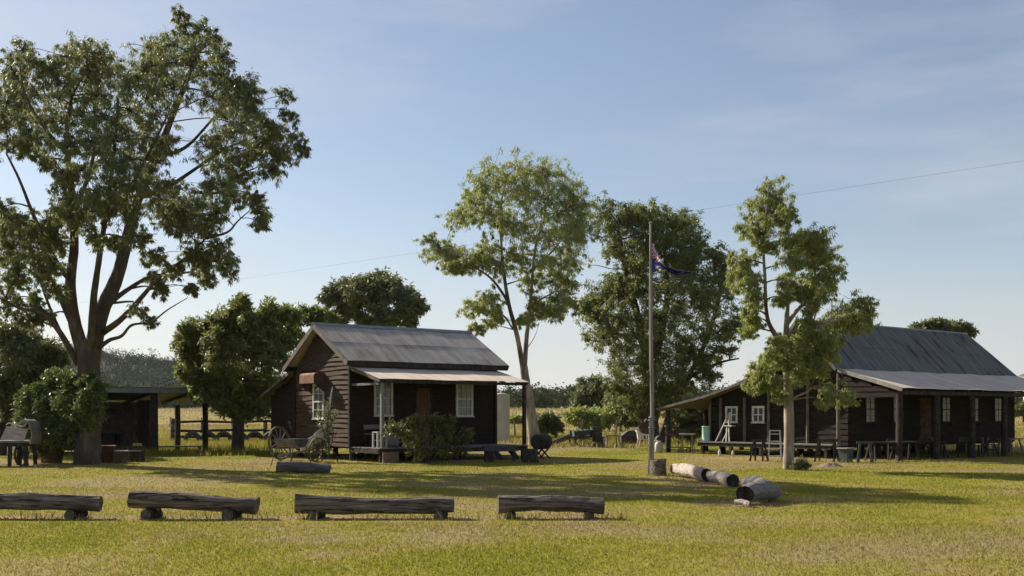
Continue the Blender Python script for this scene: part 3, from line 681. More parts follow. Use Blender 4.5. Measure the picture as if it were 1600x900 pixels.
TF = [(515,465,11,11),(535,450,17,13),(555,455,15,13),(575,440,19,13),(600,435,15,9),(605,450,23,17),(580,470,25,17),(545,480,19,13),(630,460,17,17),(645,480,15,13),(620,490,19,13),(655,477,8,8),(600,500,15,8),(640,500,9,6),(530,495,11,8),(570,500,14,9)]
TFL = [(0.26,0.2,[(588,682,0),(588,620,0),(586,560,0),(585,520,0)]),(0.18,0.05,[(585,530,0),(560,500,-.5),(540,470,-1)]),(0.18,0.05,[(585,525,0),(600,490,.5),(605,450,.6)]),(0.16,0.04,[(586,530,0),(615,510,0),(640,485,.3)])]
tree('gum_tree', 'rounded olive gum tree showing above the cabin roof ridge', 'tree', (588, 682, 80), TFL, TF, M['olive_leaf'], M['bark_gum'], 18, n_sub=15, n_leaf=50, ln=0.36, wd=0.12, droop=0.45, sub_r=0.36, twig=0.03)

TG = [(10,520,28,18),(45,527,26,16),(72,547,22,14),(92,560,11,11),(20,560,30,24),(60,575,28,20),(10,600,28,24),(45,610,26,20),(-30,540,30,30),(-20,600,30,30),(70,600,20,16),(15,635,20,14),(-60,580,30,34)]
TGL = [(0.30,0.12,[(-2,715,0),(2,690,0),(12,655,.2),(30,620,.4),(50,590,.6)]),(0.22,0.06,[(0,700,0),(-8,650,-.3),(-20,600,-.5),(-10,550,-.5)]),(0.12,0.04,[(12,655,.2),(18,600,0),(14,550,-.2),(20,525,-.2)])]
tree('dense_tree', 'dark bushy tree standing at the left edge behind the wagon', 'tree', (-2, 715, 43), TGL, TG, M['olive_leaf'], M['bark_dark'], 21, n_sub=16, n_leaf=56, ln=0.2, wd=0.06, droop=0.35, sub_r=0.38)

BH = [(95,588,20,14,-.6),(75,605,20,16,-.4),(50,620,19,17,-.2),(120,598,18,13,-1.2),(140,602,12,13,-1.7),(40,645,17,17,0),(70,640,24,20,-.8),(110,632,24,20,-1.4),(140,640,18,18,-1.8),(50,675,20,18,-.3),(85,672,26,20,-1),(108,668,18,16,-1.4),(60,700,16,10,-.4),(85,698,16,10,-.8),(150,620,9,12,-1.8),(150,612,12,13,-2.1),(140,628,15,15,-2.2),(150,645,10,11,-2.1),(128,650,14,11,-2.0),(80,625,22,18,.6),(100,655,24,20,.6),(65,660,22,18,.7)]
tree('bush', 'big rounded glossy bush growing against the trunk of the spreading gum', 'bush', (92, 722, 36), [(0.09,0.03,[(92,722,0),(88,690,-.2),(85,650,-.3),(84,620,-.3)]),(0.07,0.03,[(94,722,0),(104,680,-.6),(115,640,-1.1)]),(0.05,0.02,[(90,722,0),(70,690,-.1),(55,650,0)])],
     BH, M['gloss_leaf'], M['bark_dark'], 24, n_sub=18, n_leaf=62, ln=0.13, wd=0.06, droop=0.1, copies=1, sub_r=0.42, twig=0.012)

BI = [(625,668,16,10,-.3),(645,660,13,9,-.2),(663,665,17,12,0),(690,675,20,16,.2),(710,688,15,16,.2),(640,685,18,12,-.4),(665,693,20,14,-.2),(690,703,20,13,0),(718,705,13,11,.1),(612,675,9,7,-.5),(655,712,13,7,-.3),(730,680,9,11,.3),(680,655,10,7,.2),(700,660,10,9,.3)]
tree('bush', 'straggly bush growing in front of the cabin veranda deck', 'bush', (668, 723, 35.9), [(0.035,0.012,[(664,723,0),(655,705,-.1),(640,680,-.3)]),(0.04,0.012,[(668,723,0),(672,700,0),(680,670,.1)]),(0.03,0.01,[(672,723,0),(690,705,.1),(710,685,.2)]),(0.025,0.01,[(660,723,0),(640,700,-.3),(620,675,-.4)])],
     BI, M['shrub_leaf'], M['bark_dark'], 27, n_sub=13, n_leaf=20, ln=0.11, wd=0.042, droop=0.1, copies=1, sub_r=0.36, twig=0.008, fill=1, spread=1.2)

# mid-distance trees and shrubs beyond the yard
MID = [('small_tree', 'small rounded tree at the far edge of the yard, left of the shade tree', 'tree', (926, 672, 105), [(922,597,13,11),(912,614,16,13),(936,610,17,15),(928,625,20,14),(948,625,14,12),(905,632,12,10),(940,640,18,12),(915,645,14,10)], 'olive_leaf'),
       ('shrub', 'light green spreading shrub under the small rounded tree', 'shrub', (925, 668, 88), [(905,650,14,9),(930,652,16,10),(950,648,14,10),(915,658,15,7),(940,660,16,6),(890,652,9,6)], 'gum_leaf_light'),
       ('shrub', 'low green shrub left of the shade tree trunk, beside the pale trough', 'shrub', (970, 672, 92), [(960,640,13,9),(978,646,15,9),(992,640,12,9),(968,655,13,7),(985,655,10,6)], 'shrub_leaf'),
       ('shrub', 'sparse grey shrub standing alone right of the two-stemmed gum', 'shrub', (853, 688, 66), [(845,660,10,8),(858,655,11,8),(866,664,10,7),(850,668,9,5)], 'olive_leaf'),
       ('shrub', 'bright green low shrub at the foot of the distant field behind the two-stemmed gum', 'shrub', (806, 660, 140), [(800,654,8,3),(812,655,9,3)], 'gum_leaf_light'),
       ('small_tree', 'bushy green tree seen under the open lean-to of the hall', 'tree', (1083, 694, 60), [(1058,655,16,14),(1075,640,18,14),(1095,648,20,16),(1068,672,18,11),(1092,672,18,11),(1112,655,14,14)], 'shrub_leaf'),
       ('small_tree', 'far tree whose tufted crown shows above the hall roof ridge', 'tree', (1475, 680, 85), [(1438,513,13,5),(1462,509,11,8),(1478,512,15,6),(1500,512,11,7),(1512,514,9,6),(1455,520,20,6),(1495,524,20,6)], 'olive_leaf'),
       ('shrub', 'green roadside shrub at the right edge beyond the hall veranda', 'shrub', (1600, 658, 150), [(1590,640,10,6),(1606,636,12,8),(1622,640,12,7)], 'shrub_leaf')]
for i, (nm, lab, cat, base, cl, lf) in enumerate(MID):
    bx, by, D = base
    lx = sum(c[0] for c in cl) / len(cl); ly = sum(c[1] for c in cl) / len(cl)
    k = D / 100.0
    tree(nm, lab, cat, base, [(0.14 * k, 0.05 * k, [(bx, by + 2, 0), (bx, (by + ly) / 2, 0), (lx, ly, 0)])], cl, M[lf], M['bark_dark'], 40 + i, n_sub=14, n_leaf=42,
         ln=0.40 * k, wd=0.15 * k, droop=0.25, copies=2, sub_r=0.40, twig=0.02 * k, ground_z=float(terrain_z((bx - 800) / F * D, D)))

# far wood across the field and the forested hill
def cloud_wood(name, label, pts, hts, n_leaf, ln, seed, leaf, sp=0.30):
    rng = np.random.default_rng(seed)
    subs = []; rads = []; mbv = []; mbf = []
    for p, h in zip(pts, hts):
        k = rng.integers(6, 11)
        q = rng.normal(0, 1, (k, 3)) * np.array([sp, sp, 0.20]) * h
        s = p + np.array([0, 0, 0.50 * h]) + q; s[:, 2] = np.maximum(s[:, 2], p[2] + 0.1 * h)
        subs.append(s); rads.append(np.full(k, 0.20 * h) * rng.uniform(0.7, 1.3, k))
        r = 0.012 * h; b = len(mbv)
        for zz in (0, 0.6 * h):
            for dx, dy in ((-r, -r), (r, -r), (r, r), (-r, r)): mbv.append((p[0] + dx, p[1] + dy, p[2] + zz))
        for j in range(4): mbf.append((b + j, b + (j + 1) % 4, b + 4 + (j + 1) % 4, b + 4 + j))
    v = leaf_cloud(rng, np.concatenate(subs), np.concatenate(rads), n_leaf, ln, ln * 0.55, 0.2)
    b = len(v)
    allv = np.concatenate([v, np.array(mbv)])
    allf = np.concatenate([np.arange(b).reshape(-1, 4), np.array(mbf) + b])
    me = np_mesh(name, allv, allf, leaf)
    me.materials.append(M['bark_dark'])
    mi = np.zeros(len(allf), np.int32); mi[b // 4:] = 1
    me.polygons.foreach_set('material_index', mi)
    o = bpy.data.objects.new(name, me); COL.objects.link(o)
    return tag(o, label, 'wood', kind='stuff')
rng = np.random.default_rng(99)
n = 1500
wx = rng.uniform(-190, 190, n); wy = rng.uniform(285, 400, n)
wp = np.stack([wx, wy, terrain_z(wx, wy) - 0.1], -1)
cloud_wood('far_wood', 'belt of grey-green bush across the far side of the field', wp, rng.uniform(5.0, 7.6, n) * np.where(rng.uniform(0, 1, n) < 0.06, 1.15, 1), 32, 0.72, 100, M['far_leaf'])

def hill_z(x, y):
    r = np.exp(-(((x + 330) / 190.0) ** 2)) * 32 + np.exp(-(((x + 170) / 60.0) ** 2)) * 3 + np.exp(-(((x + 560) / 200.0) ** 2)) * 30
    s = np.clip(1 - np.abs(y - 760) / 260.0, 0, 1)
    return r * s * s * (3 - 2 * s) * (0.86 + 0.28 * fbm(x * 0.012, y * 0.012, 71, 3)) + 1.2
hx = np.linspace(-900, 60, 97); hy = np.linspace(500, 1020, 53)
HX, HY = np.meshgrid(hx, hy); HZ = hill_z(HX, HY)
edge = np.minimum(np.minimum((HX + 900) / 60, (60 - HX) / 60), np.minimum((HY - 500) / 40, (1020 - HY) / 40)).clip(0, 1)
HZ = HZ * edge - 2 * (1 - edge) + terrain_z(HX, HY) * 0.7
hv = np.stack([HX, HY, HZ], -1).reshape(-1, 3); hi = np.arange(97 * 53).reshape(53, 97)
hf = np.stack([hi[:-1, :-1], hi[:-1, 1:], hi[1:, 1:], hi[1:, :-1]], -1).reshape(-1, 4)
M['hill_soil'] = noisy('hill_soil', [(0.06, 0.065, 0.035), (0.10, 0.10, 0.055), (0.15, 0.14, 0.08)], 0.05, (1, 1, 1), 1.0, 0)
ho = bpy.data.objects.new('hill', np_mesh('hill', hv, hf, M['hill_soil'], True)); COL.objects.link(ho); ho['kind'] = 'structure'
n = 2300
tx = rng.uniform(-480, -60, n); ty = rng.uniform(540, 800, n)
tz = hill_z(tx, ty) + terrain_z(tx, ty) * 0.7 - 0.5
cloud_wood('hill_forest', 'blue-green forest covering the distant hill at the left', np.stack([tx, ty, tz], -1), rng.uniform(6, 12, n), 13, 1.2, 101, M['hill_leaf'], 0.22)

# taller pasture grass beyond the mown yard
rng = np.random.default_rng(31)
def field(d0, d1, n):
    d = np.sqrt(rng.uniform(d0 * d0, d1 * d1, n)); x = rng.uniform(-0.56, 0.56, n) * d
    return np.stack([x, d, terrain_z(x, d) - 0.02], -1)
Q = np.concatenate([field(52, 80, 40000), field(80, 140, 46000), field(140, 290, 44000)])
fn = fbm(Q[:, 0] * 0.12, Q[:, 1] * 0.12, 55, 3)
Q = Q[fn > 0.36]; fn = fn[fn > 0.36]
pas = blades('pasture_grass', Q, 0.22 * (0.3 + 1.3 * fn) * (1 + Q[:, 1] / 300), 0.028 + Q[:, 1] * 0.0005, np.clip(dryness(Q[:, 0], Q[:, 1]) + rng.normal(0, 0.12, len(Q)), 0, 1), rng, 0.6)
tag(pas, 'tall dry pasture grass in the field beyond the yard', 'grass', kind='stuff')
# rank green grass behind the shed and round the cabin
G = []
for cx, cy, rx, ry, n in ((-14.5, 56, 7, 6, 9000), (-12.5, 44, 3, 2.5, 1500), (-11, 62, 8, 6, 7000), (1.0, 66, 9, 4, 3000)):
    a = rng.uniform(0, 2 * np.pi, n); r = np.sqrt(rng.uniform(0, 1, n))
    x = cx + rx * r * np.cos(a); y = cy + ry * r * np.sin(a)
    G.append(np.stack([x, y, terrain_z(x, y) - 0.02], -1))
G = np.concatenate(G)
rank = blades('rank_grass', G, 0.34 * (0.4 + fbm(G[:, 0] * 0.5, G[:, 1] * 0.5, 58, 3)), 0.045, np.clip(0.12 + 0.5 * fbm(G[:, 0] * 0.3, G[:, 1] * 0.3, 59, 3) + rng.normal(0, 0.1, len(G)) - 0.1, 0, 1), rng, 0.5)
tag(rank, 'long uncut green grass behind the shed and the cabin', 'grass', kind='stuff')

# straw stalks and weeds: thick along the log seats, thin elsewhere
rng = np.random.default_rng(404)
Wp = []
for x0, x1, y0, y1, n in ((-9.4, 1.8, 16.35, 17.35, 1500), (-16.5, -6.0, 33.6, 36.4, 700), (8.5, 15.0, 35.2, 37.4, 800), (3.5, 5.6, 18.6, 20.9, 260), (3.6, 5.2, 24.0, 28.6, 300), (-6.5, 1.5, 34.6, 36.6, 700)):
    Wp.append(np.stack([rng.uniform(x0, x1, n), rng.uniform(y0, y1, n), np.zeros(n)], -1))
d_ = np.sqrt(rng.uniform(100, 1600, 2600)); Wp.append(np.stack([rng.uniform(-0.55, 0.55, 2600) * d_, d_, np.zeros(2600)], -1))
Wp = np.concatenate(Wp); Wp = Wp[fbm(Wp[:, 0] * 1.1, Wp[:, 1] * 1.1, 88, 3) > 0.44]; Wp[:, 2] = terrain_z(Wp[:, 0], Wp[:, 1]) - 0.005
wd_ = blades('weeds', Wp, 0.16 * rng.uniform(0.35, 1.3, len(Wp)), 0.014, np.clip(rng.normal(0.45, 0.28, len(Wp)), 0, 1), rng, 0.7)
tag(wd_, 'scattered taller weeds and straw stalks along the log seats and walls', 'weeds', kind='stuff')

# ------------------------------------------------------------------ building helpers
def corrugated(mb, xa, xb, a, b, pitch=0.0766, amp=0.009, rows=2, step=0.012, thick=0.006, xa2=None, xb2=None, per=4, wob=0.006):
    """corrugated sheet roof from line a=(y,z) (low edge, x from xa..xb) up to b=(y,z) (x from xa2..xb2), laid in rows"""
    xa2 = xa if xa2 is None else xa2; xb2 = xb if xb2 is None else xb2
    n = int((xb - xa) / pitch * per)
    a = Vector((0, a[0], a[1])); b = Vector((0, b[0], b[1]))
    up = (b - a).normalized(); nr = Vector((1, 0, 0)).cross(up)
    if nr.z < 0: nr = -nr
    for r in range(rows):
        t0 = r / rows - (0.02 if r else 0); t1 = (r + 1) / rows
        for layer in (0, 1):
            base = len(mb.v)
            for t, lift in ((t0, step * 0.9 if r else 0.0), ((t0 + t1) / 2, step * 0.4 if r else 0.0), (t1, -step * 0.1 if r else 0)):
                for i in range(n + 1):
                    u = i / n
                    x = (xa + (xb - xa) * u) * (1 - t) + (xa2 + (xb2 - xa2) * u) * t
                    w = amp * math.sin(2 * math.pi * i / per + 0.4) + wob * math.sin(x * 1.7 + r) + wob * 0.7 * math.sin(x * 4.1 + t * 3)
                    p = a.lerp(b, t) + nr * (w + lift - layer * thick); p.x = x
                    mb.v.append(tuple(p))
            for j in range(2):
                for i in range(n):
                    q = (base + j * (n + 1) + i, base + j * (n + 1) + i + 1, base + (j + 1) * (n + 1) + i + 1, base + (j + 1) * (n + 1) + i)
                    mb.f.append(q if layer == 0 else q[::-1]); mb.m.append(0)
            if layer == 0: top = base
            else:
                # the rims get vertices of their own, so that the sheet keeps its own smooth normals
                cnt = 3 * (n + 1); off = len(mb.v); tp, bt = top, base
                mb.v += mb.v[tp:tp + cnt] + mb.v[bt:bt + cnt]
                top, base = off, off + cnt
                for row_ in (0, 2):
                    for i in range(n):
                        mb.f.append((top + row_ * (n + 1) + i, base + row_ * (n + 1) + i, base + row_ * (n + 1) + i + 1, top + row_ * (n + 1) + i + 1)); mb.m.append(0)
                for col in (0, n):
                    for j in range(2):
                        mb.f.append((top + j * (n + 1) + col, top + (j + 1) * (n + 1) + col, base + (j + 1) * (n + 1) + col, base + j * (n + 1) + col)); mb.m.append(0)

def boards(mb, O, U, Nn, bounds, z0, z1, h, holes=(), seed=0, wave=0.012, out=0.026):
    """weatherboards on a wall plane: point = O + U*u + z, outward Nn; bounds(z) -> (u0, u1); holes = (u0, u1, z0, z1)"""
    rnd = random.Random(seed)
    O = Vector(O); U = Vector(U); Nn = Vector(Nn)
    z = z0
    while z < z1 - 0.02:
        zt = min(z + h * rnd.uniform(0.92, 1.08), z1)
        b0 = bounds(z); b1 = bounds(zt)
        u0, u1 = max(b0[0], b1[0] - 0.2), min(b0[1], b1[1] + 0.2)
        iv = [(u0, u1)]
        for (a, b, c, d) in holes:
            if zt > c and z < d:
                nv = []
                for s, e in iv:
                    if b <= s or a >= e: nv.append((s, e))
                    else:
                        if a > s: nv.append((s, a))
                        if b < e: nv.append((b, e))
                iv = nv
        ph = rnd.uniform(0, 6); am = wave * rnd.uniform(0.2, 1.3); tl = rnd.uniform(-0.008, 0.008)
        for s, e in iv:
            if e - s < 0.02: continue
            n = max(1, int((e - s) / 0.35)); base = len(mb.v)
            for i in range(n + 1):
                u = s + (e - s) * i / n
                dz = am * math.sin(u * 2.3 + ph) + tl * (u - u0)
                ut = min(max(u, b1[0]), b1[1])
                mb.v += [tuple(O + U * u + Nn * 0.0 + Vector((0, 0, z + dz - 0.012))), tuple(O + U * u + Nn * (out + am * 0.5 * math.sin(u * 3 + ph)) + Vector((0, 0, z + dz - 0.012))),
                         tuple(O + U * ut + Nn * 0.006 + Vector((0, 0, zt))), tuple(O + U * ut + Vector((0, 0, zt)))]
            for i in range(n):
                for k in range(4):
                    k2 = (k + 1) % 4
                    mb.f.append((base + i * 4 + k, base + i * 4 + k2, base + i * 4 + 4 + k2, base + i * 4 + 4 + k)); mb.m.append(0)
            mb.f.append((base, base + 1, base + 2, base + 3)); mb.m.append(0)
            b = base + n * 4
            mb.f.append((b + 3, b + 2, b + 1, b)); mb.m.append(0)
        z = zt

def wpt(O, U, Nn, u, n_, z): return Vector(O) + Vector(U) * u + Vector(Nn) * n_ + Vector((0, 0, z))

def wbox(mb, O, U, Nn, u0, u1, n0, n1, z0, z1, mi=0):
    p = [wpt(O, U, Nn, *q) for q in ((u0, n0, z0), (u1, n0, z0), (u1, n1, z0), (u0, n1, z0), (u0, n0, z1), (u1, n0, z1), (u1, n1, z1), (u0, n1, z1))]
    if Vector(U).cross(Vector(Nn)).z < 0: p = [p[i] for i in (1, 0, 3, 2, 5, 4, 7, 6)]
    mb.hexa(p, mi)

def window(parent, O, U, Nn, u0, u1, z0, z1, frame_mat, pane_mat, cols=2, rows=4, fw=0.045, sash_open=0.0, sash=True, label=None, bar=0.016):
    """sash window standing proud of a wall: window > frame, sash bars, pane, sill"""
    mb = MB()
    wbox(mb, O, U, Nn, u0 - fw, u0, 0.0, 0.055, z0, z1); wbox(mb, O, U, Nn, u1, u1 + fw, 0.0, 0.055, z0, z1)
    wbox(mb, O, U, Nn, u0 - fw, u1 + fw, 0.0, 0.058, z1, z1 + fw)
    w = mb.build('window', frame_mat, parent)
    if label: w['label'] = label
    mb = MB(); wbox(mb, O, U, Nn, u0 - fw - 0.03, u1 + fw + 0.03, 0.0, 0.085, z0 - 0.04, z0 - 0.001); mb.build('sill', frame_mat, w)
    mb = MB(); wbox(mb, O, U, Nn, u0, u1, 0.002, 0.012, z0, z1); mb.build('pane', pane_mat, w)
    if sash:
        mb = MB(); zm = (z0 + z1) / 2
        for s0, s1, nn in ((z0, zm + 0.02, 0.030), (zm - 0.02, z1, 0.018)):
            d = nn + 0.022
            wbox(mb, O, U, Nn, u0, u0 + 0.035, nn, d, s0, s1); wbox(mb, O, U, Nn, u1 - 0.035, u1, nn, d, s0, s1)
            wbox(mb, O, U, Nn, u0 + 0.035, u1 - 0.035, nn, d, s0, s0 + 0.04); wbox(mb, O, U, Nn, u0 + 0.035, u1 - 0.035, nn, d, s1 - 0.04, s1)
            for c in range(1, cols):
                uu = u0 + (u1 - u0) * c / cols; wbox(mb, O, U, Nn, uu - bar / 2, uu + bar / 2, nn + 0.002, d - 0.003, s0 + 0.04, s1 - 0.04)
            for k in range(1, rows // 2):
                zz = s0 + (s1 - s0) * k / (rows // 2); wbox(mb, O, U, Nn, u0 + 0.035, u1 - 0.035, nn + 0.004, d - 0.005, zz - bar / 2, zz + bar / 2)
        mb.build('sash', frame_mat, w)
    return w

ROT = math.atan2(0.595, 0.804)

# ------------------------------------------------------------------ the cabin
C0 = Vector((-5.62, 37.8, 0.0))
cabin = thing('cabin', C0, 'small dark weatherboard cabin on stumps with grey iron gable roof and front veranda', 'cabin', ROT)
CL, CD = 6.15, 4.3                      # length along the veranda, depth
FZ, EZ, RZ, RY = 0.52, 3.40, 4.90, 2.15
def cab_gable(z):                       # y limits of the gable wall at height z
    if z <= EZ - 0.12: return (0.0, CD)
    k = (z - (EZ - 0.12)) / (RZ - (EZ - 0.12)) 
    return (0 + RY * k, CD - RY * k)
wall = MB()
boards(wall, (0, 0, 0), (0, 1, 0), (-1, 0, 0), cab_gable, FZ - 0.02, RZ - 0.12, 0.165, [(1.93, 2.83, 1.40, 2.75)], seed=3, wave=0.020, out=0.042)
wall.build('wall', M['cabin_board'], cabin)
wall = MB(); boards(wall, (CL, 0, 0), (0, 1, 0), (1, 0, 0), cab_gable, FZ - 0.02, RZ - 0.12, 0.17, [], seed=5); wall.build('wall', M['cabin_board'], cabin)
fw_ = MB()
FH = [(0.93, 1.68, 1.52, 2.86), (4.39, 5.14, 1.50, 2.86), (2.64, 3.32, 0.5, 2.62)]
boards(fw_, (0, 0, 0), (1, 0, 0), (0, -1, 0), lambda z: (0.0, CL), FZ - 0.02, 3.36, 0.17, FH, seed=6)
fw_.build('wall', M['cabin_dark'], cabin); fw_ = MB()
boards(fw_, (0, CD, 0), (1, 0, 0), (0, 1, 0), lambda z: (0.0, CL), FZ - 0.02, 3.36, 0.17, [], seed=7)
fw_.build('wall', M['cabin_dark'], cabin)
core = MB()
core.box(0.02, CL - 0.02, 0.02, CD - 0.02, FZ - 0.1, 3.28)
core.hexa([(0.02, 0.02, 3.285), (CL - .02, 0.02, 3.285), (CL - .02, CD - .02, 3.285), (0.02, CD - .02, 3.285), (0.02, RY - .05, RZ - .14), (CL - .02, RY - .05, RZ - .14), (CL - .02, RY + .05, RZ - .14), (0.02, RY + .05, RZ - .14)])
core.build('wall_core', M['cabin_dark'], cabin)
for x, y in ((-0.03, -0.03), (CL + 0.03, -0.03), (-0.03, CD + 0.03), (CL + 0.03, CD + 0.03)):
    cb = MB(); cb.box(x - 0.05, x + 0.05, y - 0.05, y + 0.05, FZ - 0.06, 3.25); cb.build('corner_board', M['cabin_dark'], cabin)
rf = MB()
corrugated(rf, -0.36, 6.52, (-0.42, 3.47), (RY, RZ), rows=2)
roof = rf.build('roof', M['roof_grey'], cabin, smooth=True)
rb = MB(); corrugated(rb, -0.36, 6.52, (4.72, 3.40), (RY, RZ), rows=2)
rb.build('roof', M['roof_grey'], cabin, smooth=True)
rc = MB()
rc.hexa([(-0.37, RY - 0.17, RZ - 0.075), (6.53, RY - 0.17, RZ - 0.075), (6.53, RY, RZ + 0.025), (-0.37, RY, RZ + 0.025), (-0.37, RY - 0.17, RZ - 0.06), (6.53, RY - 0.17, RZ - 0.06), (6.53, RY, RZ + 0.045), (-0.37, RY, RZ + 0.045)])
rc.hexa([(-0.37, RY, RZ + 0.025), (6.53, RY, RZ + 0.025), (6.53, RY + 0.17, RZ - 0.075), (-0.37, RY + 0.17, RZ - 0.075), (-0.37, RY, RZ + 0.045), (6.53, RY, RZ + 0.045), (6.53, RY + 0.17, RZ - 0.06), (-0.37, RY + 0.17, RZ - 0.06)])
rc.build('ridge_cap', M['roof_edge'], roof)
for x in (-0.345, 6.50):
    bb = MB(); bb.beam((x, -0.43, 3.37), (x, RY, RZ - 0.105), 0.035, 0.17)
    bb.beam((x, 4.73, 3.30), (x, RY, RZ - 0.107), 0.035, 0.17); bb.build('bargeboard', M['barge'], cabin)
fa = MB(); fa.box(-0.30, 6.50, -0.385, -0.355, 3.27, 3.47); fa.box(-0.30, 6.50, 4.63, 4.66, 3.22, 3.42)
fa.box(-0.26, 6.48, -0.353, -0.02, 3.30, 3.32)
fa.build('fascia', M['dark_timber'], cabin)
# veranda
VO, VZI, VZO = -2.12, 3.27, 2.80
vr = MB(); corrugated(vr, -0.06, 6.2, (VO, VZO), (-0.06, VZI + 0.02), rows=1)
vroof = vr.build('veranda_roof', M['roof_tan'], cabin, smooth=True)
vb = MB(); vb.beam((-0.03, VO + 0.02, VZO - 0.065), (-0.03, -0.03, VZI - 0.055), 0.03, 0.10); vb.build('bargeboard', M['barge'], vroof); vb = MB(); vb.beam((6.17, VO + 0.02, VZO - 0.065), (6.17, -0.03, VZI - 0.055), 0.03, 0.10)
vb.build('bargeboard', M['barge'], vroof)
vf = MB(); vf.box(-0.0, 6.15, VO + 0.08, VO + 0.16, VZO - 0.135, VZO - 0.03)
for i in range(9): vf.beam((0.15 + i * 0.73, VO + 0.17, VZO - 0.055), (0.15 + i * 0.73, -0.04, VZI - 0.05), 0.05, 0.07)
vf.build('veranda_beam', M['dark_timber'], cabin)
tb = MB(); tb.box(0.02, 0.08, VO + 0.18, -0.04, 2.60, 2.68); tb.build('tie_beam', M['post'], cabin)
for x in (0.13, 6.07):
    mb = MB(); mb.box(x - 0.055, x + 0.055, -2.05, -1.94, 0.50, 2.66, jit=0.004); mb.build('veranda_post', M['post'] if x < 1 else M['dark_timber'], cabin)
dk = MB()
yy = -2.1
while yy < -0.04:
    dk.box(-0.02 + random.uniform(-.02, .02), 6.18 + random.uniform(-.02, .02), yy, yy + 0.128, 0.455, 0.49); yy += 0.135
dk.build('deck', M['grey_timber'], cabin)
dj = MB(); dj.box(0.0, 6.16, -2.09, -2.02, 0.30, 0.453); dj.box(0.0, 6.16, -1.1, -1.03, 0.32, 0.453); dj.box(0.0, 6.16, 0.03, 0.10, 0.30, 0.418); dj.box(0, 6.16, 4.2, 4.27, 0.3, 0.418)
dj.box(-0.02, 0.05, -2.0, -0.05, 0.30, 0.45)
dj.build('bearer', M['dark_timber'], cabin)
for ix in range(5):
    for iy, y in enumerate((-2.0, 0.07, 2.2, 4.2)):
        x = 0.12 + ix * 1.48
        mb = MB(); mb.tube([(x, y, -0.05), (x + random.uniform(-.01, .01), y, 0.31)], [0.115, 0.10], 10, jit=0.04)
        mb.tube([(x, y, 0.30), (x, y, 0.315)], [0.17, 0.17], 10)
        mb.build('stump', M['dark_timber'], cabin)
st = MB()
for x in (4.55, 5.25): st.beam((x, -2.12, 0.40), (x, -2.72, 0.02), 0.05, 0.20)
for k in range(2): st.box(4.52, 5.28, -2.42 - 0.25 * k, -2.16 - 0.25 * k, 0.29 - 0.16 * k, 0.325 - 0.16 * k)
st.build('steps', M['blue_grey'], cabin)
# windows and door
window(cabin, (0, 0, 0), (0, 1, 0), (-1, 0, 0), 1.99, 2.77, 1.46, 2.69, M['white_paint'], M['pane'], 2, 4)
window(cabin, (0, 0, 0), (1, 0, 0), (0, -1, 0), 0.97, 1.64, 1.57, 2.82, M['off_white'], M['pane'], 3, 4)
window(cabin, (0, 0, 0), (1, 0, 0), (0, -1, 0), 4.43, 5.10, 1.55, 2.82, M['white_paint'], M['pane_pale'], 3, 4, label='window with pale curtain and reflection painted into the pane')
dr_ = MB(); dr_.box(2.70, 3.26, -0.012, 0.018, 0.5, 2.56)
for k in range(5): dr_.box(2.705 + k * 0.11, 2.805 + k * 0.11, -0.03, -0.0125, 0.52, 2.55)
door = dr_.build('door', M['door'], cabin)
hd = MB(); hd.lathe([(0.0, 0), (0.022, 0.005), (0.026, 0.02), (0.015, 0.035), (0, 0.04)], (3.2, -0.05, 1.5), 8); hd.build('handle', M['iron'], door)
df = MB(); df.box(2.63, 2.695, -0.05, 0.0, 0.49, 2.63); df.box(3.265, 3.33, -0.05, 0.0, 0.49, 2.63); df.box(2.63, 3.33, -0.053, 0.0, 2.631, 2.69); df.build('door_frame', M['dark_timber'], cabin)
# rusty hood over the gable window
hdn = MB(); prof = [(-0.02, 3.12), (-0.30, 3.12), (-0.40, 3.10), (-0.455, 3.04), (-0.46, 2.74)]
for (x0, z0), (x1, z1) in zip(prof[:-1], prof[1:]):
    hdn.hexa([(x1, 1.90, z1), (x1, 3.07, z1), (x0, 3.07, z0), (x0, 1.90, z0), (x1 + .012, 1.90, z1 - .012), (x1 + .012, 3.07, z1 - .012), (x0 + .012, 3.07, z0 - .012), (x0 + .012, 1.90, z0 - .012)])
hood = hdn.build('window_hood', M['rust'], cabin)
for y in (1.905, 3.05):
    hs_ = MB(); hs_.poly([(-0.02, y, 3.11), (-0.30, y, 3.11), (-0.40, y, 3.09), (-0.45, y, 3.03), (-0.45, y, 2.72), (-0.02, y, 2.40)]); hs_.poly([(-0.02, y + .012, 3.11), (-0.02, y + .012, 2.40), (-0.45, y + .012, 2.72), (-0.45, y + .012, 3.03), (-0.40, y + .012, 3.09), (-0.30, y + .012, 3.11)]); hs_.build('hood_side', M['rust_dark'], hood)
# skillion at the back
lt = MB(); corrugated(lt, -0.25, 6.4, (7.05, 2.40), (4.45, 3.26), rows=1); lt.build('skillion_roof', M['roof_slate'], cabin, smooth=True)
lb = MB(); lb.beam((-0.24, 7.05, 2.33), (-0.24, 4.45, 3.19), 0.03, 0.12); lb.build('bargeboard', M['barge'], cabin)
lw = MB()
boards(lw, (0.15, 0, 0), (0, 1, 0), (-1, 0, 0), lambda z: (4.42, min(6.9, 4.42 + (3.25 - z) * 3.0) if z > 2.42 else 6.9), 0.30, 3.15, 0.19, [], seed=11)
boards(lw, (0, 6.9, 0), (1, 0, 0), (0, 1, 0), lambda z: (0.15, 6.15), 0.46, 2.36, 0.19, [], seed=12)
lw.box(0.16, 6.1, 4.4, 6.88, 0.46, 2.3)
lw.build('skillion_wall', M['cabin_dark'], cabin)

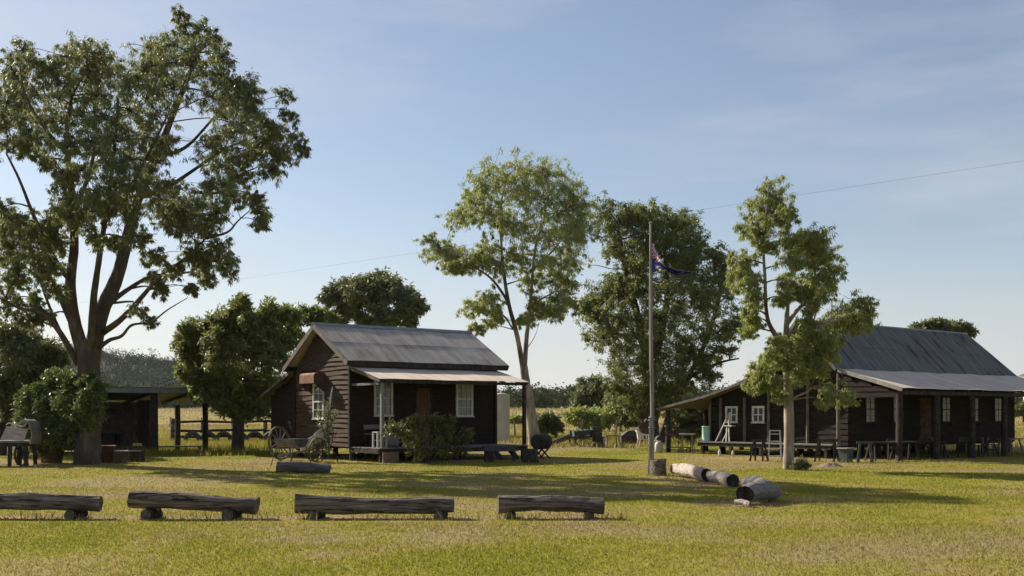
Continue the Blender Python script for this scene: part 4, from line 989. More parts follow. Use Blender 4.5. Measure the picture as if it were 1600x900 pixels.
# ------------------------------------------------------------------ the hall at the right
H0 = Vector((13.36, 37.3, 0.0)); HROT = math.atan2(0.611, 0.791)
hall = thing('hall', H0, 'long dark timber hall with steep slate-grey iron roof, pale veranda roof and open lean-to', 'hall', HROT)
HF, HR, HB, HE = 2.56, 4.31, 6.06, 11.6      # front wall, ridge, back break, lean-to edge (local y)
mr_ = MB(); corrugated(mr_, -0.12, 12.75, (HF - 0.02, 3.24), (HR, 5.14), rows=2, xa2=-0.12, xb2=11.75)
hroof = mr_.build('roof', M['roof_slate'], hall, smooth=True)
mb = MB(); corrugated(mb, -0.12, 12.75, (HB + 0.02, 3.24), (HR, 5.14), rows=2, xa2=-0.12, xb2=11.75); mb.build('roof', M['roof_slate'], hall, smooth=True)
mb = MB(); mb.poly([(12.74, HF, 3.24), (12.74, HB, 3.24), (11.74, HR, 5.13)]); mb.poly([(12.72, HF, 3.22), (11.72, HR, 5.11), (12.72, HB, 3.22)]); mb.build('roof_hip', M['roof_slate'], hall)
mb = MB(); mb.tube([(-0.13, HR, 5.15), (11.76, HR, 5.15)], 0.045, 8); mb.build('ridge_cap', M['roof_edge'], hroof)
mb = MB(); corrugated(mb, 0.0, 15.5, (-0.02, 2.52), (HF + 0.03, 3.26), rows=1, wob=0.01)
hv_ = mb.build('veranda_roof', M['roof_tan'], hall, smooth=True)
mb = MB(); mb.beam((-0.02, -0.03, 2.47), (-0.02, HF, 3.215), 0.06, 0.13); mb.build('bargeboard', M['steel'], hv_)
mb = MB()
for i in range(15): mb.beam((0.4 + i, 0.04, 2.46), (0.4 + i, HF - 0.03, 3.18), 0.06, 0.08)
mb.box(0.05, 15.4, 0.12, 0.22, 2.30, 2.44); mb.build('veranda_beam', M['dark_timber'], hall)
# lean-to roof sags in three gentle pitches
brk = [(HB, 3.27), (7.2, 2.83), (8.9, 2.38), (HE, 1.88)]
for (ya, za), (yb, zb) in zip(brk[:-1], brk[1:]):
    mb = MB(); corrugated(mb, -0.14, 12.6, (yb + 0.05, zb - 0.01), (ya, za), rows=1); mb.build('lean_to_roof', M['roof_slate'], hall, smooth=True)
mb = MB(); mb.beam((-0.15, HF, 3.22), (-0.15, HR, 5.08), 0.03, 0.12)
for (ya, za), (yb, zb) in zip([(HR, 5.08), (HB, 3.22)], [(HB, 3.22), (7.2, 2.78)]): mb.beam((-0.15, ya, za), (-0.15, yb, zb), 0.03, 0.12)
for (ya, za), (yb, zb) in zip(brk[1:-1], brk[2:]): mb.beam((-0.15, ya, za - 0.05), (-0.15, yb, zb - 0.05), 0.03, 0.10)
mb.build('bargeboard', M['barge'], hall)
mb = MB()
for x in (0.1, 2.5, 4.9, 7.3, 9.7, 12.1):
    for (ya, za), (yb, zb) in zip(brk[1:-1], brk[2:]): mb.beam((x, ya, za - 0.10), (x, yb, zb - 0.10), 0.07, 0.10)
mb.build('rafter', M['old_timber'], hall)
def hall_end(z):
    if z < 2.25: return (HF, 9.2)
    if z < 3.2: return (HF, 9.2 - (z - 2.25) / 0.95 * 3.1)
    k = (z - 3.2) / 1.9
    return (HF + 1.75 * k, HB - 1.75 * k)
ew = MB()
EW = 0.60
EH = [(7.76, 8.36, 1.26, 1.94), (6.40, 6.98, 1.24, 1.94)]
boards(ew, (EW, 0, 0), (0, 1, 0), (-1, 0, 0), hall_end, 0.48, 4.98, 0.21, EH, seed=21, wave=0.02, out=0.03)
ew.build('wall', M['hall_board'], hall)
fwl = MB()
HW = [(1.62, 2.27), (3.39, 4.04), (6.78, 7.43), (8.93, 9.58), (10.80, 11.45)]
FHH = [(a - .04, b + .04, 1.26, 2.36) for a, b in HW] + [(5.20, 6.0, 0.4, 2.3)]
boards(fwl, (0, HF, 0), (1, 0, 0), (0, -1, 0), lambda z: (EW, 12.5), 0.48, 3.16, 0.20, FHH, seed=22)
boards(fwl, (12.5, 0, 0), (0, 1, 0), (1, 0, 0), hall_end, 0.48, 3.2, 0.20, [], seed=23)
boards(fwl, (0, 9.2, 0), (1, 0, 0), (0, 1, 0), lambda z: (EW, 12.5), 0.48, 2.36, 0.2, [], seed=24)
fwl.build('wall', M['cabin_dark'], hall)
mb = MB(); mb.box(0.63, 12.47, HF + 0.03, 8.84, 0.40, 2.34); mb.hexa([(0.63, HF + .03, 2.345), (12.47, HF + .03, 2.345), (12.47, 8.8, 2.345), (0.63, 8.8, 2.345), (0.63, HF + .05, 3.15), (12.47, HF + .05, 3.15), (12.47, 6.2, 3.15), (0.63, 6.2, 3.15)])
mb.hexa([(0.63, HF + .06, 3.152), (12.4, HF + .06, 3.152), (12.4, HB - .06, 3.152), (0.63, HB - .06, 3.152), (0.63, HR - .04, 5.0), (11.6, HR - .04, 5.0), (11.6, HR + .04, 5.0), (0.63, HR + .04, 5.0)])
mb.build('wall_core', M['cabin_dark'], hall)
# boarded end of the veranda, above head height
vew = MB(); boards(vew, (0.05, 0, 0), (0, 1, 0), (-1, 0, 0), lambda z: (max(0.18, (z - 2.45) / 0.745 * 2.56 + 0.1), HF), 2.22, 3.1, 0.2, [], seed=26); vew.build('veranda_gable', M['cabin_dark'], hall)
for y in (4.3, 5.3, 6.15, 7.35, 8.6, 9.18):
    mb = MB(); mb.tube([(EW - 0.07, y, 0.52), (EW - 0.07, y, 2.28 if y > 6.3 else 3.05)], [0.065, 0.055], 8, jit=0.06); mb.build('wall_post', M['old_timber'], hall)
for a, b in HW: window(hall, (0, HF, 0), (1, 0, 0), (0, -1, 0), a, b, 1.30, 2.32, M['dark_timber'], M['pane_pale'], 2, 4, fw=0.04)
mb = MB(); mb.tube([(0.04, HF + 0.03, -0.02), (0.04, HF + 0.03, 3.1)], [0.075, 0.06], 8, jit=0.06); mb.build('wall_post', M['old_timber'], hall)
for a, b in ((7.79, 8.33), (6.43, 6.95)): window(hall, (EW, 0, 0), (0, 1, 0), (-1, 0, 0), a, b, 1.30, 1.90, M['white_paint'], M['pane'], 2, 2, fw=0.045, bar=0.05)
mb = MB(); mb.box(5.22, 5.98, HF - 0.02, HF + 0.02, 0.45, 2.28); 
for k in range(5): mb.box(5.23 + k * 0.15, 5.37 + k * 0.15, HF - 0.035, HF - 0.021, 0.46, 2.27)
hd_ = mb.build('door', M['rust_dark'], hall)
for i in range(7):
    mb = MB(); x = 0.12 + i * 2.35; mb.tube([(x, 0.17, -0.05), (x + random.uniform(-.02, .02), 0.17, 1.2), (x, 0.17, 2.31)], [0.125, 0.115, 0.105], 10, jit=0.05); mb.build('veranda_post', M['dark_timber'], hall)
for i in range(6):
    mb = MB(); x = 0.15 + i * 2.35; mb.tube([(x, 11.2, -0.05), (x + 0.03, 11.2, 0.9), (x, 11.2, 1.80)], [0.12, 0.11, 0.10], 10, jit=0.06); mb.build('lean_to_post', M['dark_timber'], hall)
for i in range(7):
    for y in (2.75, 4.8, 6.8, 8.7):
        mb = MB(); x = 0.75 + i * 1.92; mb.tube([(x, y, -0.05), (x, y, 0.41)], 0.13, 10, jit=0.05); mb.build('stump', M['dark_timber'], hall)
# platform along the end wall
pf = MB(); x = -0.18
while x < 0.40: pf.box(x, x + 0.165, 2.75 + random.uniform(-.05, .05), 9.3 + random.uniform(-.05, .05), 0.47, 0.515); x += 0.175
pf.build('platform', M['grey_timber'], hall)
mb = MB(); mb.box(-0.14, -0.06, 2.78, 9.25, 0.33, 0.468); mb.box(0.4, 0.48, 2.78, 9.25, 0.33, 0.468)
for y in (3.0, 4.5, 6.0, 7.5, 9.0): mb.box(-0.16, -0.04, y - 0.06, y + 0.06, -0.05, 0.329)
mb.build('platform_frame', M['dark_timber'], hall)

# ------------------------------------------------------------------ the open shed at the left
S0 = Vector((-14.9, 45.3, 0.0))
shed = thing('shed', S0, 'open-fronted low shed with thin skillion roof on round posts behind the bush', 'shed', ROT)
mb = MB(); corrugated(mb, -5.2, 3.4, (4.3, 2.22), (-0.35, 2.74), rows=1); sr = mb.build('roof', M['roof_slate'], shed, smooth=True)
mb = MB(); mb.box(-5.2, 3.38, -0.33, -0.29, 2.50, 2.70); mb.build('fascia', M['roof_edge'], shed)
mb = MB()
for x in (-5.0, -3.3, -1.6, 0.05, 1.7, 3.2): mb.beam((x, -0.28, 2.60), (x, 4.25, 2.12), 0.07, 0.12)
mb.build('rafter', M['dark_timber'], shed)
for x, y, r in ((0.0, 0.0, 0.16), (2.39, 4.0, 0.13), (2.75, 1.5, 0.13), (-4.9, 0.0, 0.13), (-2.5, 0.0, 0.11)):
    mb = MB(); mb.tube([(x, y, -0.05), (x + 0.02, y, 1.2), (x, y, 2.50 - y * 0.115)], [r, r * 0.95, r * 0.9], 10, jit=0.06); mb.build('post', M['dark_timber'], shed)
mb = MB(); mb.box(-5.1, 0.6, 3.95, 4.0, 0.05, 2.15); mb.box(-5.1, -5.05, 0.1, 3.9, 0.05, 2.2); mb.box(0.55, 0.60, 2.2, 3.9, 0.05, 2.25)
mb.build('wall', M['old_timber'], shed)
mb = MB(); mb.box(-3.9, -0.1, 3.86, 3.94, 0.1, 2.0); 
mb.box(-3.9, -0.1, 2.6, 3.84, 1.86, 1.95); mb.build('wall_lining', M['barge'], shed)
mb = MB(); mb.box(-3.6, -0.4, 3.0, 3.6, 0.72, 0.78)
for x in (-3.5, -0.5): mb.box(x - .04, x + .04, 3.05, 3.12, 0, 0.719); mb.box(x - .04, x + .04, 3.5, 3.57, 0, 0.719)
mb.build('workbench', M['dark_timber'], shed)
mb = MB(); mb.beam((0.3, 1.4, 0.22), (2.6, 1.4, 0.22), 0.25, 0.06); mb.box(0.35, 0.45, 1.3, 1.5, -0.02, 0.189); mb.box(2.4, 2.5, 1.3, 1.5, -0.02, 0.189); mb.build('plank', M['grey_timber'], shed)

# ------------------------------------------------------------------ log seats in the foreground
def log_mb(a, b, r0, r1, seed, mi_end=1, n=16, seg=16, bend=0.03, flat_top=0.0):
    rnd = random.Random(seed); mb = MB()
    a = Vector(a); b = Vector(b); t = (b - a).normalized(); up = Vector((0, 0, 1)); s = t.cross(up).normalized(); u = s.cross(t)
    ph = [rnd.uniform(0, 6.28) for _ in range(6)]
    base = 0
    for i in range(seg + 1):
        f = i / seg; c = a.lerp(b, f) + u * bend * math.sin(f * math.pi + ph[0] * 0.2) + s * bend * 0.5 * math.sin(f * 5 + ph[1])
        r = r0 + (r1 - r0) * f; r *= 1 + 0.06 * math.sin(f * 6 + ph[2]) + 0.045 * math.sin(f * 13 + ph[3]) + 0.03 * math.sin(f * 23 + ph[5])
        for k in range(n):
            an = 2 * math.pi * k / n
            rr = r * (1 + 0.045 * math.sin(3 * an + ph[4] + f * 1.5) + 0.03 * math.sin(5 * an + ph[5] - f * 2) + rnd.uniform(-0.03, 0.03))
            hu = math.sin(an) * rr
            if flat_top: hu = min(hu, r * (1 - flat_top))
            mb.v.append(tuple(c + s * math.cos(an) * rr + u * hu + t * (0.02 * math.sin(an + ph[0]) if i in (0, seg) else 0)))
    for i in range(seg):
        for k in range(n):
            k2 = (k + 1) % n; mb.f.append((i * n + k, (i + 1) * n + k, (i + 1) * n + k2, i * n + k2)); mb.m.append(0)
    for i, rev in ((0, False), (seg, True)):
        # end grain: a slightly dished face with a ring
        c = sum((Vector(mb.v[i * n + k]) for k in range(n)), Vector()) / n
        st = len(mb.v)
        for k in range(n): mb.v.append(tuple(c + (Vector(mb.v[i * n + k]) - c) * 0.55 + t * (0.012 if not rev else -0.012)))
        mb.v.append(tuple(c + t * (0.02 if not rev else -0.02)))
        for k in range(n):
            k2 = (k + 1) % n
            q = (i * n + k, i * n + k2, st + k2, st + k); mb.f.append(q if not rev else q[::-1]); mb.m.append(mi_end)
            q = (st + k, st + k2, st + n); mb.f.append(q if not rev else q[::-1]); mb.m.append(mi_end)
    return mb

def log_seat(x0, x1, ytop, ybot, sup, label, seed, bend=0.03, r0=None, r1=None, group='log seats in a row across the front of the lawn', yb=810):
    A = gp(x0, yb); Bp = gp(x1, yb); d = A.y
    k = d / F
    top0 = CAMH + (HOR - ytop[0]) * k; top1 = CAMH + (HOR - ytop[1]) * k
    bot = CAMH + (HOR - ybot) * k
    mid = (A + Bp) / 2; root = thing('log_bench', (mid.x, mid.y, 0), label, 'log seat', group=group)
    ra = (top0 - bot) / 2; rb = (top1 - bot) / 2
    a = Vector((A.x - mid.x, 0.03, bot + ra)); b = Vector((Bp.x - mid.x, -0.03, bot + rb))
    log_mb(a, b, ra, rb, seed, flat_top=0.04, bend=bend).build('seat_log', [M['log'], M['log_end']], root, smooth=False)
    for sx in sup:
        X = gp(sx, yb).x - mid.x
        log_mb((X - 0.02, -0.20, bot * 0.5), (X + 0.03, 0.24, bot * 0.5), bot * 0.62 + 0.03, bot * 0.62 + 0.02, seed + int(sx), seg=5, n=12, bend=0.004).build('support_log', [M['log_dark'], M['log_end']], root)
    return root
log_seat(-60, 158, (773, 774), 799, (-30, 118), 'weathered log seat cut off by the left edge of the picture', 1)
log_seat(203, 402, (772, 772), 798, (236, 362), 'weathered log seat with a humped top, second from the left of the front row', 2, bend=0.05)
log_seat(461, 709, (770, 777), 801, (494, 689), 'longest weathered log seat, in the middle of the front row', 3, bend=-0.03)
log_seat(778, 942, (775, 777), 802, (797, 920), 'short log seat at the right end of the front row', 4)

def lying_log(name, label, a, b, ra, rb, mats, seed, **kw):
    a = Vector(a); b = Vector(b); mid = (a + b) / 2; mid.z = 0
    root = log_mb(a - mid, b - mid, ra, rb, seed, **kw).build(name, mats)
    root.location = mid
    return tag(root, label, 'log')
lying_log('log', 'bleached pale log lying beside the hollow stump, shade painted on its cut end', (4.25, 28.4, 0.17), (4.68, 26.0, 0.175), 0.150, 0.160, [M['log_pale'], M['log_dark']], 11)  # near-black end faces put the shade of the camera-facing end into colour
lying_log('log', 'short pale log with dark ends lying end to end with the bleached log', (4.70, 25.75, 0.14), (4.90, 24.1, 0.15), 0.128, 0.148, [M['log_pale'], M['log_dark']], 12, seg=8)
lying_log('log', 'thick grey log with a black burnt end pointing at the camera', (4.12, 19.15, 0.175), (4.92, 20.45, 0.165), 0.17, 0.155, [M['log_blue'], M['log_dark']], 13, bend=0.05)
lying_log('log', 'pale log mostly hidden behind the burnt-end grey log', (5.00, 23.2, 0.15), (5.06, 21.5, 0.155), 0.14, 0.145, [M['log_pale'], M['log_end']], 14)
lying_log('log', 'slate-grey log lying on the grass in front of the feeding trough', (-6.42, 29.75, 0.15), (-4.98, 29.75, 0.14), 0.145, 0.135, [M['log_slate'], M['log_slate']], 15)
lying_log('billet', 'small split billet of wood wedged under the burnt-end grey log', (3.90, 19.0, 0.05), (4.12, 18.75, 0.055), 0.05, 0.055, [M['log_pale'], M['log_end']], 16, seg=5, n=8)
p = gp(1029, 743)
st = MB()
nst = 20
prof = [(0.215, 0.0), (0.205, 0.1), (0.20, 0.25), (0.205, 0.40), (0.20, 0.425), (0.165, 0.425), (0.15, 0.40), (0.14, 0.20), (0.0, 0.16)]
st.lathe(prof, n=nst)
st.v = [(x * (1 + 0.05 * math.sin(3 * math.atan2(y, x)) + 0.03 * math.sin(7 * math.atan2(y, x))), y * (1 + 0.05 * math.sin(3 * math.atan2(y, x))), z + (0.02 * x / 0.2 if z > .3 else 0)) for x, y, z in st.v]
o = st.build('stump', M['log'], None, smooth=True); o.location = (p.x, p.y, 0); tag(o, 'hollow upright tree stump at the foot of the flagpole', 'stump')

# ------------------------------------------------------------------ flagpole and flag
fp = gp(1017, 742)
pole = thing('flagpole', fp, 'tall grey timber flagpole standing on the lawn beside the hollow stump', 'flagpole')
kz = fp.y / F
def pz(y): return CAMH + (HOR - y) * kz
def pxx(x): return (x - 1017) * kz
mb = MB(); mb.tube(spline([(pxx(1018), 0, -0.05), (pxx(1018.5), 0, pz(690)), (pxx(1019), 0, pz(640)), (pxx(1018), 0, pz(560)), (pxx(1017.5), 0, pz(470)), (pxx(1016.8), 0, pz(400)), (pxx(1016.5), 0, pz(349))], 4), [0.066 - 0.038 * i / 24 for i in range(25)], 10, jit=0.03)
mb.build('pole', M['pole'], pole, smooth=True)
mb = MB(); mb.tube([(pxx(1012.5), -0.07, pz(742)), (pxx(1014.5), -0.07, pz(700)), (pxx(1014.8), -0.08, pz(652))], 0.022, 6); mb.build('stake', M['steel'], pole)
mb = MB()
for z in (pz(652), pz(656), pz(668)): mb.torus((pxx(1018.8), 0, z), 0.082, 0.012, 'z', 12, 6)
mb.tube([(pxx(1015), -0.05, pz(658)), (pxx(1008), -0.06, pz(655)), (pxx(1007), -0.06, pz(659))], 0.018, 6)
mb.build('cleat', M['steel'], pole)
mb = MB(); mb.tube([(pxx(1018.5), -0.085, pz(668)), (pxx(1014), -0.07, pz(560)), (pxx(1013.8), -0.06, pz(450)), (pxx(1016), -0.04, pz(352))], 0.006, 4); mb.build('halyard', M['off_white'], pole)
mb = MB(); mb.lathe([(0.0, -0.02), (0.045, 0.0), (0.05, 0.03), (0.0, 0.05)], (pxx(1016.5), 0, pz(349)), 8); mb.build('cap', M['steel'], pole)
# the flag hangs from its top corner and streams low to the right
NU, NV = 96, 48
def flag_col(u, v):
    """0 blue, 1 white, 2 red; u along the fly, v up the hoist"""
    if u < 0.5 and v > 0.5:
        a = u / 0.5; b = (v - 0.5) / 0.5
        x, y = (a - 0.5) * 2, (b - 0.5)
        if abs(x) < 0.10 or abs(y) < 0.10: return 2
        if abs(x) < 0.17 or abs(y) < 0.17: return 1
        d = min(abs(x * 0.5 - y), abs(x * 0.5 + y)) / math.hypot(0.5, 1) * 1.0
        if d < 0.035: return 2
        if d < 0.10: return 1
        return 0
    stars = [(0.25, 0.25, 0.15), (0.75, 0.83, 0.072), (0.75, 0.17, 0.072), (0.625, 0.56, 0.072), (0.861, 0.63, 0.072), (0.80, 0.45, 0.04)]
    for su, sv, sr in stars:
        dx, dy = (u - su) * 2, (v - sv); rr = math.hypot(dx, dy)
        if rr < 1e-6: return 1
        k = math.cos(3.5 * ((math.atan2(dx, dy) + math.pi / 7) % (2 * math.pi / 7) - math.pi / 7) * 1.0)
        if rr < sr * (0.45 + 0.55 * max(0, k) ** 3): return 1
    return 0
flag = MB()
edge_t = spline([(1018, 378, 0), (1026, 394, 0), (1033, 411, 0), (1047, 420, 0), (1062, 424, 0), (1075, 427, 0)], 8)
edge_b = spline([(1019, 424, 0), (1023, 426, 0), (1030, 420, 0), (1043, 428, 0), (1058, 432, 0), (1074, 431, 0)], 8)
def ev(e, t):
    f = t * (len(e) - 1); i = min(int(f), len(e) - 2); return e[i].lerp(e[i + 1], f - i)
for i in range(NU + 1):
    u = i / NU
    for j in range(NV + 1):
        v = j / NV
        P = ev(edge_b, u).lerp(ev(edge_t, u), v)
        fold = 0.13 * math.sin(u * 9 + v * 2.5) * min(1, u * 4) + 0.10 * math.sin(v * 13 + u * 7) * min(1, u * 3)
        flag.v.append((pxx(P.x) + 0.02 * math.sin(v * 9 + u * 4) * min(1, u * 4), -0.03 + fold - 0.25 * u, pz(P.y) + 0.02 * math.sin(v * 11 + u * 8) * min(1, u * 4)))
nb = len(flag.v)
for i in range(NU):
    for j in range(NV):
        a = i * (NV + 1) + j
        flag.f.append((a, a + NV + 1, a + NV + 2, a + 1)); flag.m.append(flag_col((i + .5) / NU, (j + .5) / NV))
o = flag.build('flag', [M['flag_blue'], M['flag_white'], M['red']], None, smooth=True); o.location = fp
sm = o.modifiers.new('thick', 'SOLIDIFY'); sm.thickness = 0.004
tag(o, 'limp blue flag with red and white crossed corner and white stars on the flagpole', 'flag')

# ------------------------------------------------------------------ parts shared by the old implements
def wheel(mb_rim, mb_spoke, mb_hub, R, rim=0.03, n=12, hub=0.07, w=0.05, sp=0.018):
    """spoked wheel standing in the local xz plane, centre at the origin"""
    m = 28
    for i in range(m):
        a0 = 2 * math.pi * i / m; a1 = 2 * math.pi * (i + 1) / m
        p = []
        for y in (-w / 2, w / 2):
            for a, r in ((a0, R - rim), (a1, R - rim), (a1, R), (a0, R)): p.append((r * math.cos(a), y, r * math.sin(a)))
        mb_rim.hexa(p)
    for i in range(n):
        a = 2 * math.pi * (i + 0.5) / n
        mb_spoke.tube([(hub * 0.8 * math.cos(a), 0, hub * 0.8 * math.sin(a)), ((R - rim * 0.8) * math.cos(a), 0, (R - rim * 0.8) * math.sin(a))], [sp * 1.1, sp * 0.8], 6)
    mb_hub.tube([(0, -w * 1.3, 0), (0, -w * .7, 0), (0, w * .7, 0), (0, w * 1.3, 0)], [hub * .6, hub, hub, hub * .6], 12)
def wheel_part(parent, name, loc, rz, tilt, R, mats, n=12, rim=0.03, w=0.05, sp=0.018, hub=0.07):
    a, b, c = MB(), MB(), MB(); wheel(a, b, c, R, rim, n, hub, w, sp)
    w_ = a.build(name, mats[0], parent); w_.location = loc; w_.rotation_euler = (tilt, 0, rz)
    b.build('spokes', mats[1], w_); c.build('hub', mats[1], w_)
    return w_

# old wagon at the left edge
wp_ = gp(22, 728)
wag = thing('wagon', wp_, 'old timber wagon with a faded pink seat board at the left edge', 'wagon', math.radians(6))
k = wp_.y / F
mb = MB(); 
for i in range(5): mb.box(-1.15, 0.50, -0.55 + i * 0.22, -0.345 + i * 0.22, 0.74, 0.80)
mb.build('bed', M['grey_timber'], wag)
mb = MB(); mb.box(-1.15, 0.48, -0.56, -0.50, 0.62, 0.735); mb.box(-1.15, 0.48, 0.48, 0.54, 0.62, 0.735); mb.build('side_rail', M['dark_timber'], wag)
mb = MB(); mb.hexa([(-0.26, -0.42, 0.84), (0.40, -0.40, 0.80), (0.40, -0.36, 0.80), (-0.26, -0.38, 0.84), (-0.18, -0.16, 1.24), (0.46, -0.16, 1.14), (0.46, -0.12, 1.14), (-0.18, -0.12, 1.24)]); mb.build('seat_board', M['pink_board'], wag)
mb = MB(); mb.tube(spline([(-0.20, -0.12, 1.28), (-0.12, -0.10, 1.34), (0.10, -0.10, 1.28), (0.26, -0.10, 1.24), (0.38, -0.10, 1.30), (0.46, -0.1, 1.40)], 4), 0.022, 6); mb.build('seat_rail', M['off_white'], wag)
mb = MB()
arc = spline([(0.28, 0, 1.36), (0.42, 0, 1.45), (0.56, 0, 1.38), (0.64, 0, 1.15), (0.66, 0, 0.92), (0.60, 0, 0.70)], 4)
for a, b in zip(arc[:-1], arc[1:]): mb.hexa([(a.x, -0.48, a.z), (a.x + .03, -0.48, a.z - .02), (a.x + .03, 0.5, a.z - .02), (a.x, 0.5, a.z), (b.x, -0.48, b.z), (b.x + .03, -0.48, b.z - .02), (b.x + .03, 0.5, b.z - .02), (b.x, 0.5, b.z)])
mb.build('curved_end', M['steel'], wag)
for x, y, dx in ((0.02, -0.40, -0.02), (0.46, -0.40, 0.05), (0.02, 0.42, -0.02), (0.46, 0.42, 0.05), (-0.95, -0.4, 0), (-0.95, 0.4, 0)):
    mb = MB(); mb.beam((x + dx, y, -0.02), (x, y, 0.73), 0.10, 0.09, (0, 1, 0)); mb.build('leg', M['dark_timber'], wag)
wheel_part(wag, 'wheel', (0.22, 0.0, 0.36), math.radians(75), 0, 0.36, (M['iron'], M['dark_timber']), n=10, rim=0.05)

# rusty drum, boxes and crates round the foot of the big gum
p = gp(88, 722)
mb = MB(); prof = [(0.0, 0.0), (0.27, 0.0), (0.28, 0.02), (0.27, 0.04), (0.27, 0.22), (0.282, 0.24), (0.27, 0.26), (0.27, 0.50), (0.282, 0.52), (0.26, 0.52), (0.25, 0.47), (0.0, 0.46)]
mb.lathe(prof); o = mb.build('drum', M['rust'], None, smooth=True); o.location = (p.x, p.y - 0.6, 0); tag(o, 'rusty short steel drum under the big glossy bush', 'drum')
p = gp(166, 723)
t = thing('box', (p.x, p.y, 0), 'tall brown rusted steel box beside the trunk of the spreading gum', 'box', 0.1)
mb = MB(); mb.box(-0.28, 0.27, -0.2, 0.25, 0, 0.54, jit=0.01); bo = mb.build('body', M['rust_dark'], t)
mb = MB(); mb.box(-0.30, 0.29, -0.22, 0.27, 0.542, 0.575, jit=0.006); mb.build('lid', M['rust'], t)
def crate(label, loc, rz, w, d, h, matb, mats_, top=True):
    t = thing('crate', loc, label, 'crate', rz, 'rusty crates by the shed')
    mb = MB(); n = 3
    for i in range(n):
        z0 = h * i / n + 0.008; z1 = h * (i + 1) / n - 0.008
        mb.box(-w / 2, w / 2, -d / 2, -d / 2 + 0.02, z0, z1); mb.box(-w / 2, w / 2, d / 2 - 0.02, d / 2, z0, z1)
        mb.box(-w / 2, -w / 2 + 0.02, -d / 2 + 0.021, d / 2 - 0.021, z0, z1); mb.box(w / 2 - 0.02, w / 2, -d / 2 + 0.021, d / 2 - 0.021, z0, z1)
    for sx in (-1, 1):
        for sy in (-1, 1): mb.box(sx * (w / 2 - 0.045) - .02, sx * (w / 2 - 0.045) + .02, sy * (d / 2 - 0.045) - .02, sy * (d / 2 - 0.045) + .02, 0, h)
    mb.box(-w / 2 + .025, w / 2 - .025, -d / 2 + .025, d / 2 - .025, 0.02, 0.04)
    mb.build('slats', matb, t)
    if top:
        mb = MB(); mb.box(-w / 2 - .01, w / 2 + .01, -d / 2 - .03, -d / 2 + 0.10, h + .003, h + .03, jit=0.006); mb.build('top_board', mats_, t)
    return t
p = gp(191, 724); crate('dark crate with a pale board on top, left of the pair by the shed', (p.x, p.y, 0), 0.2, 0.40, 0.4, 0.40, M['rust_dark'], M['off_white'])
p = gp(207, 722); crate('lower dark crate with a pale edge, right of the pair by the shed', (p.x + 0.1, p.y + 0.15, 0), -0.15, 0.36, 0.36, 0.36, M['dark_timber'], M['off_white'])
p = px(213, 694, 43.6); t = thing('box', (p.x, p.y, 0), 'low dark box with small yellow blocks on top in the shed mouth', 'box', ROT)
mb = MB(); mb.box(-0.6, 0.3, -0.25, 0.35, 0, 0.36, jit=0.02); mb.build('body', M['rust_dark'], t)
for i in range(3):
    mb = MB(); mb.box(-0.14 + i * 0.12, -0.05 + i * 0.12, -0.12, 0.0, 0.362, 0.46, jit=0.008); mb.build('block', M['yellow'], t)

# ------------------------------------------------------------------ relics in front of the cabin gable
p = gp(437, 719); t = thing('wheel', (p.x, p.y, 0), 'tall weathered wooden spoked wheel leaning near the cabin gable', 'wheel', math.radians(62))
wheel_part(t, 'rim', (0, 0, 0.60), 0, math.radians(-8), 0.60, (M['old_timber'], M['old_timber']), n=12, rim=0.06, w=0.07, sp=0.026, hub=0.10)
# feeding trough on splayed legs
p = gp(455, 729); t = thing('trough', (p.x, p.y, 0), 'half-round grey steel feeding trough on thin splayed legs', 'trough', math.radians(-42))
mb = MB(); R_, Lh = 0.27, 0.52; nseg = 14
for i in range(nseg):
    a0 = math.pi + math.pi * i / nseg; a1 = math.pi + math.pi * (i + 1) / nseg
    p0 = [(-Lh, R_ * math.cos(a0), R_ * math.sin(a0)), (Lh, R_ * math.cos(a0), R_ * math.sin(a0)), (Lh, R_ * math.cos(a1), R_ * math.sin(a1)), (-Lh, R_ * math.cos(a1), R_ * math.sin(a1))]
    q0 = [(x, y * 0.95, z * 0.95) for x, y, z in p0]
    mb.hexa([(x, y, z + 0.86) for x, y, z in p0] + [(x, y, z + 0.86) for x, y, z in q0])
bd = mb.build('basin', M['dull_steel'], t)
for x in (-Lh + 0.005, Lh - 0.025):
    mb = MB(); pts = [(x, 0.99 * R_ * math.cos(math.pi + math.pi * i / nseg), 0.86 + 0.99 * R_ * math.sin(math.pi + math.pi * i / nseg)) for i in range(nseg + 1)]
    mb.poly(pts); mb.poly([(q[0] + 0.02, q[1], q[2]) for q in reversed(pts)])
    n0 = len(pts)
    for i in range(n0): mb.f.append((i, (i + 1) % n0, 2 * n0 - 1 - (i + 1) % n0, 2 * n0 - 1 - i)); mb.m.append(0)
    mb.build('end_plate', M['iron'], bd)
for x in (-0.42, 0.42):
    for y in (-1, 1):
        mb = MB(); mb.tube([(x * 1.15, y * 0.42, 0), (x, y * 0.22, 0.66)], 0.016, 6); mb.build('leg', M['iron'], t)
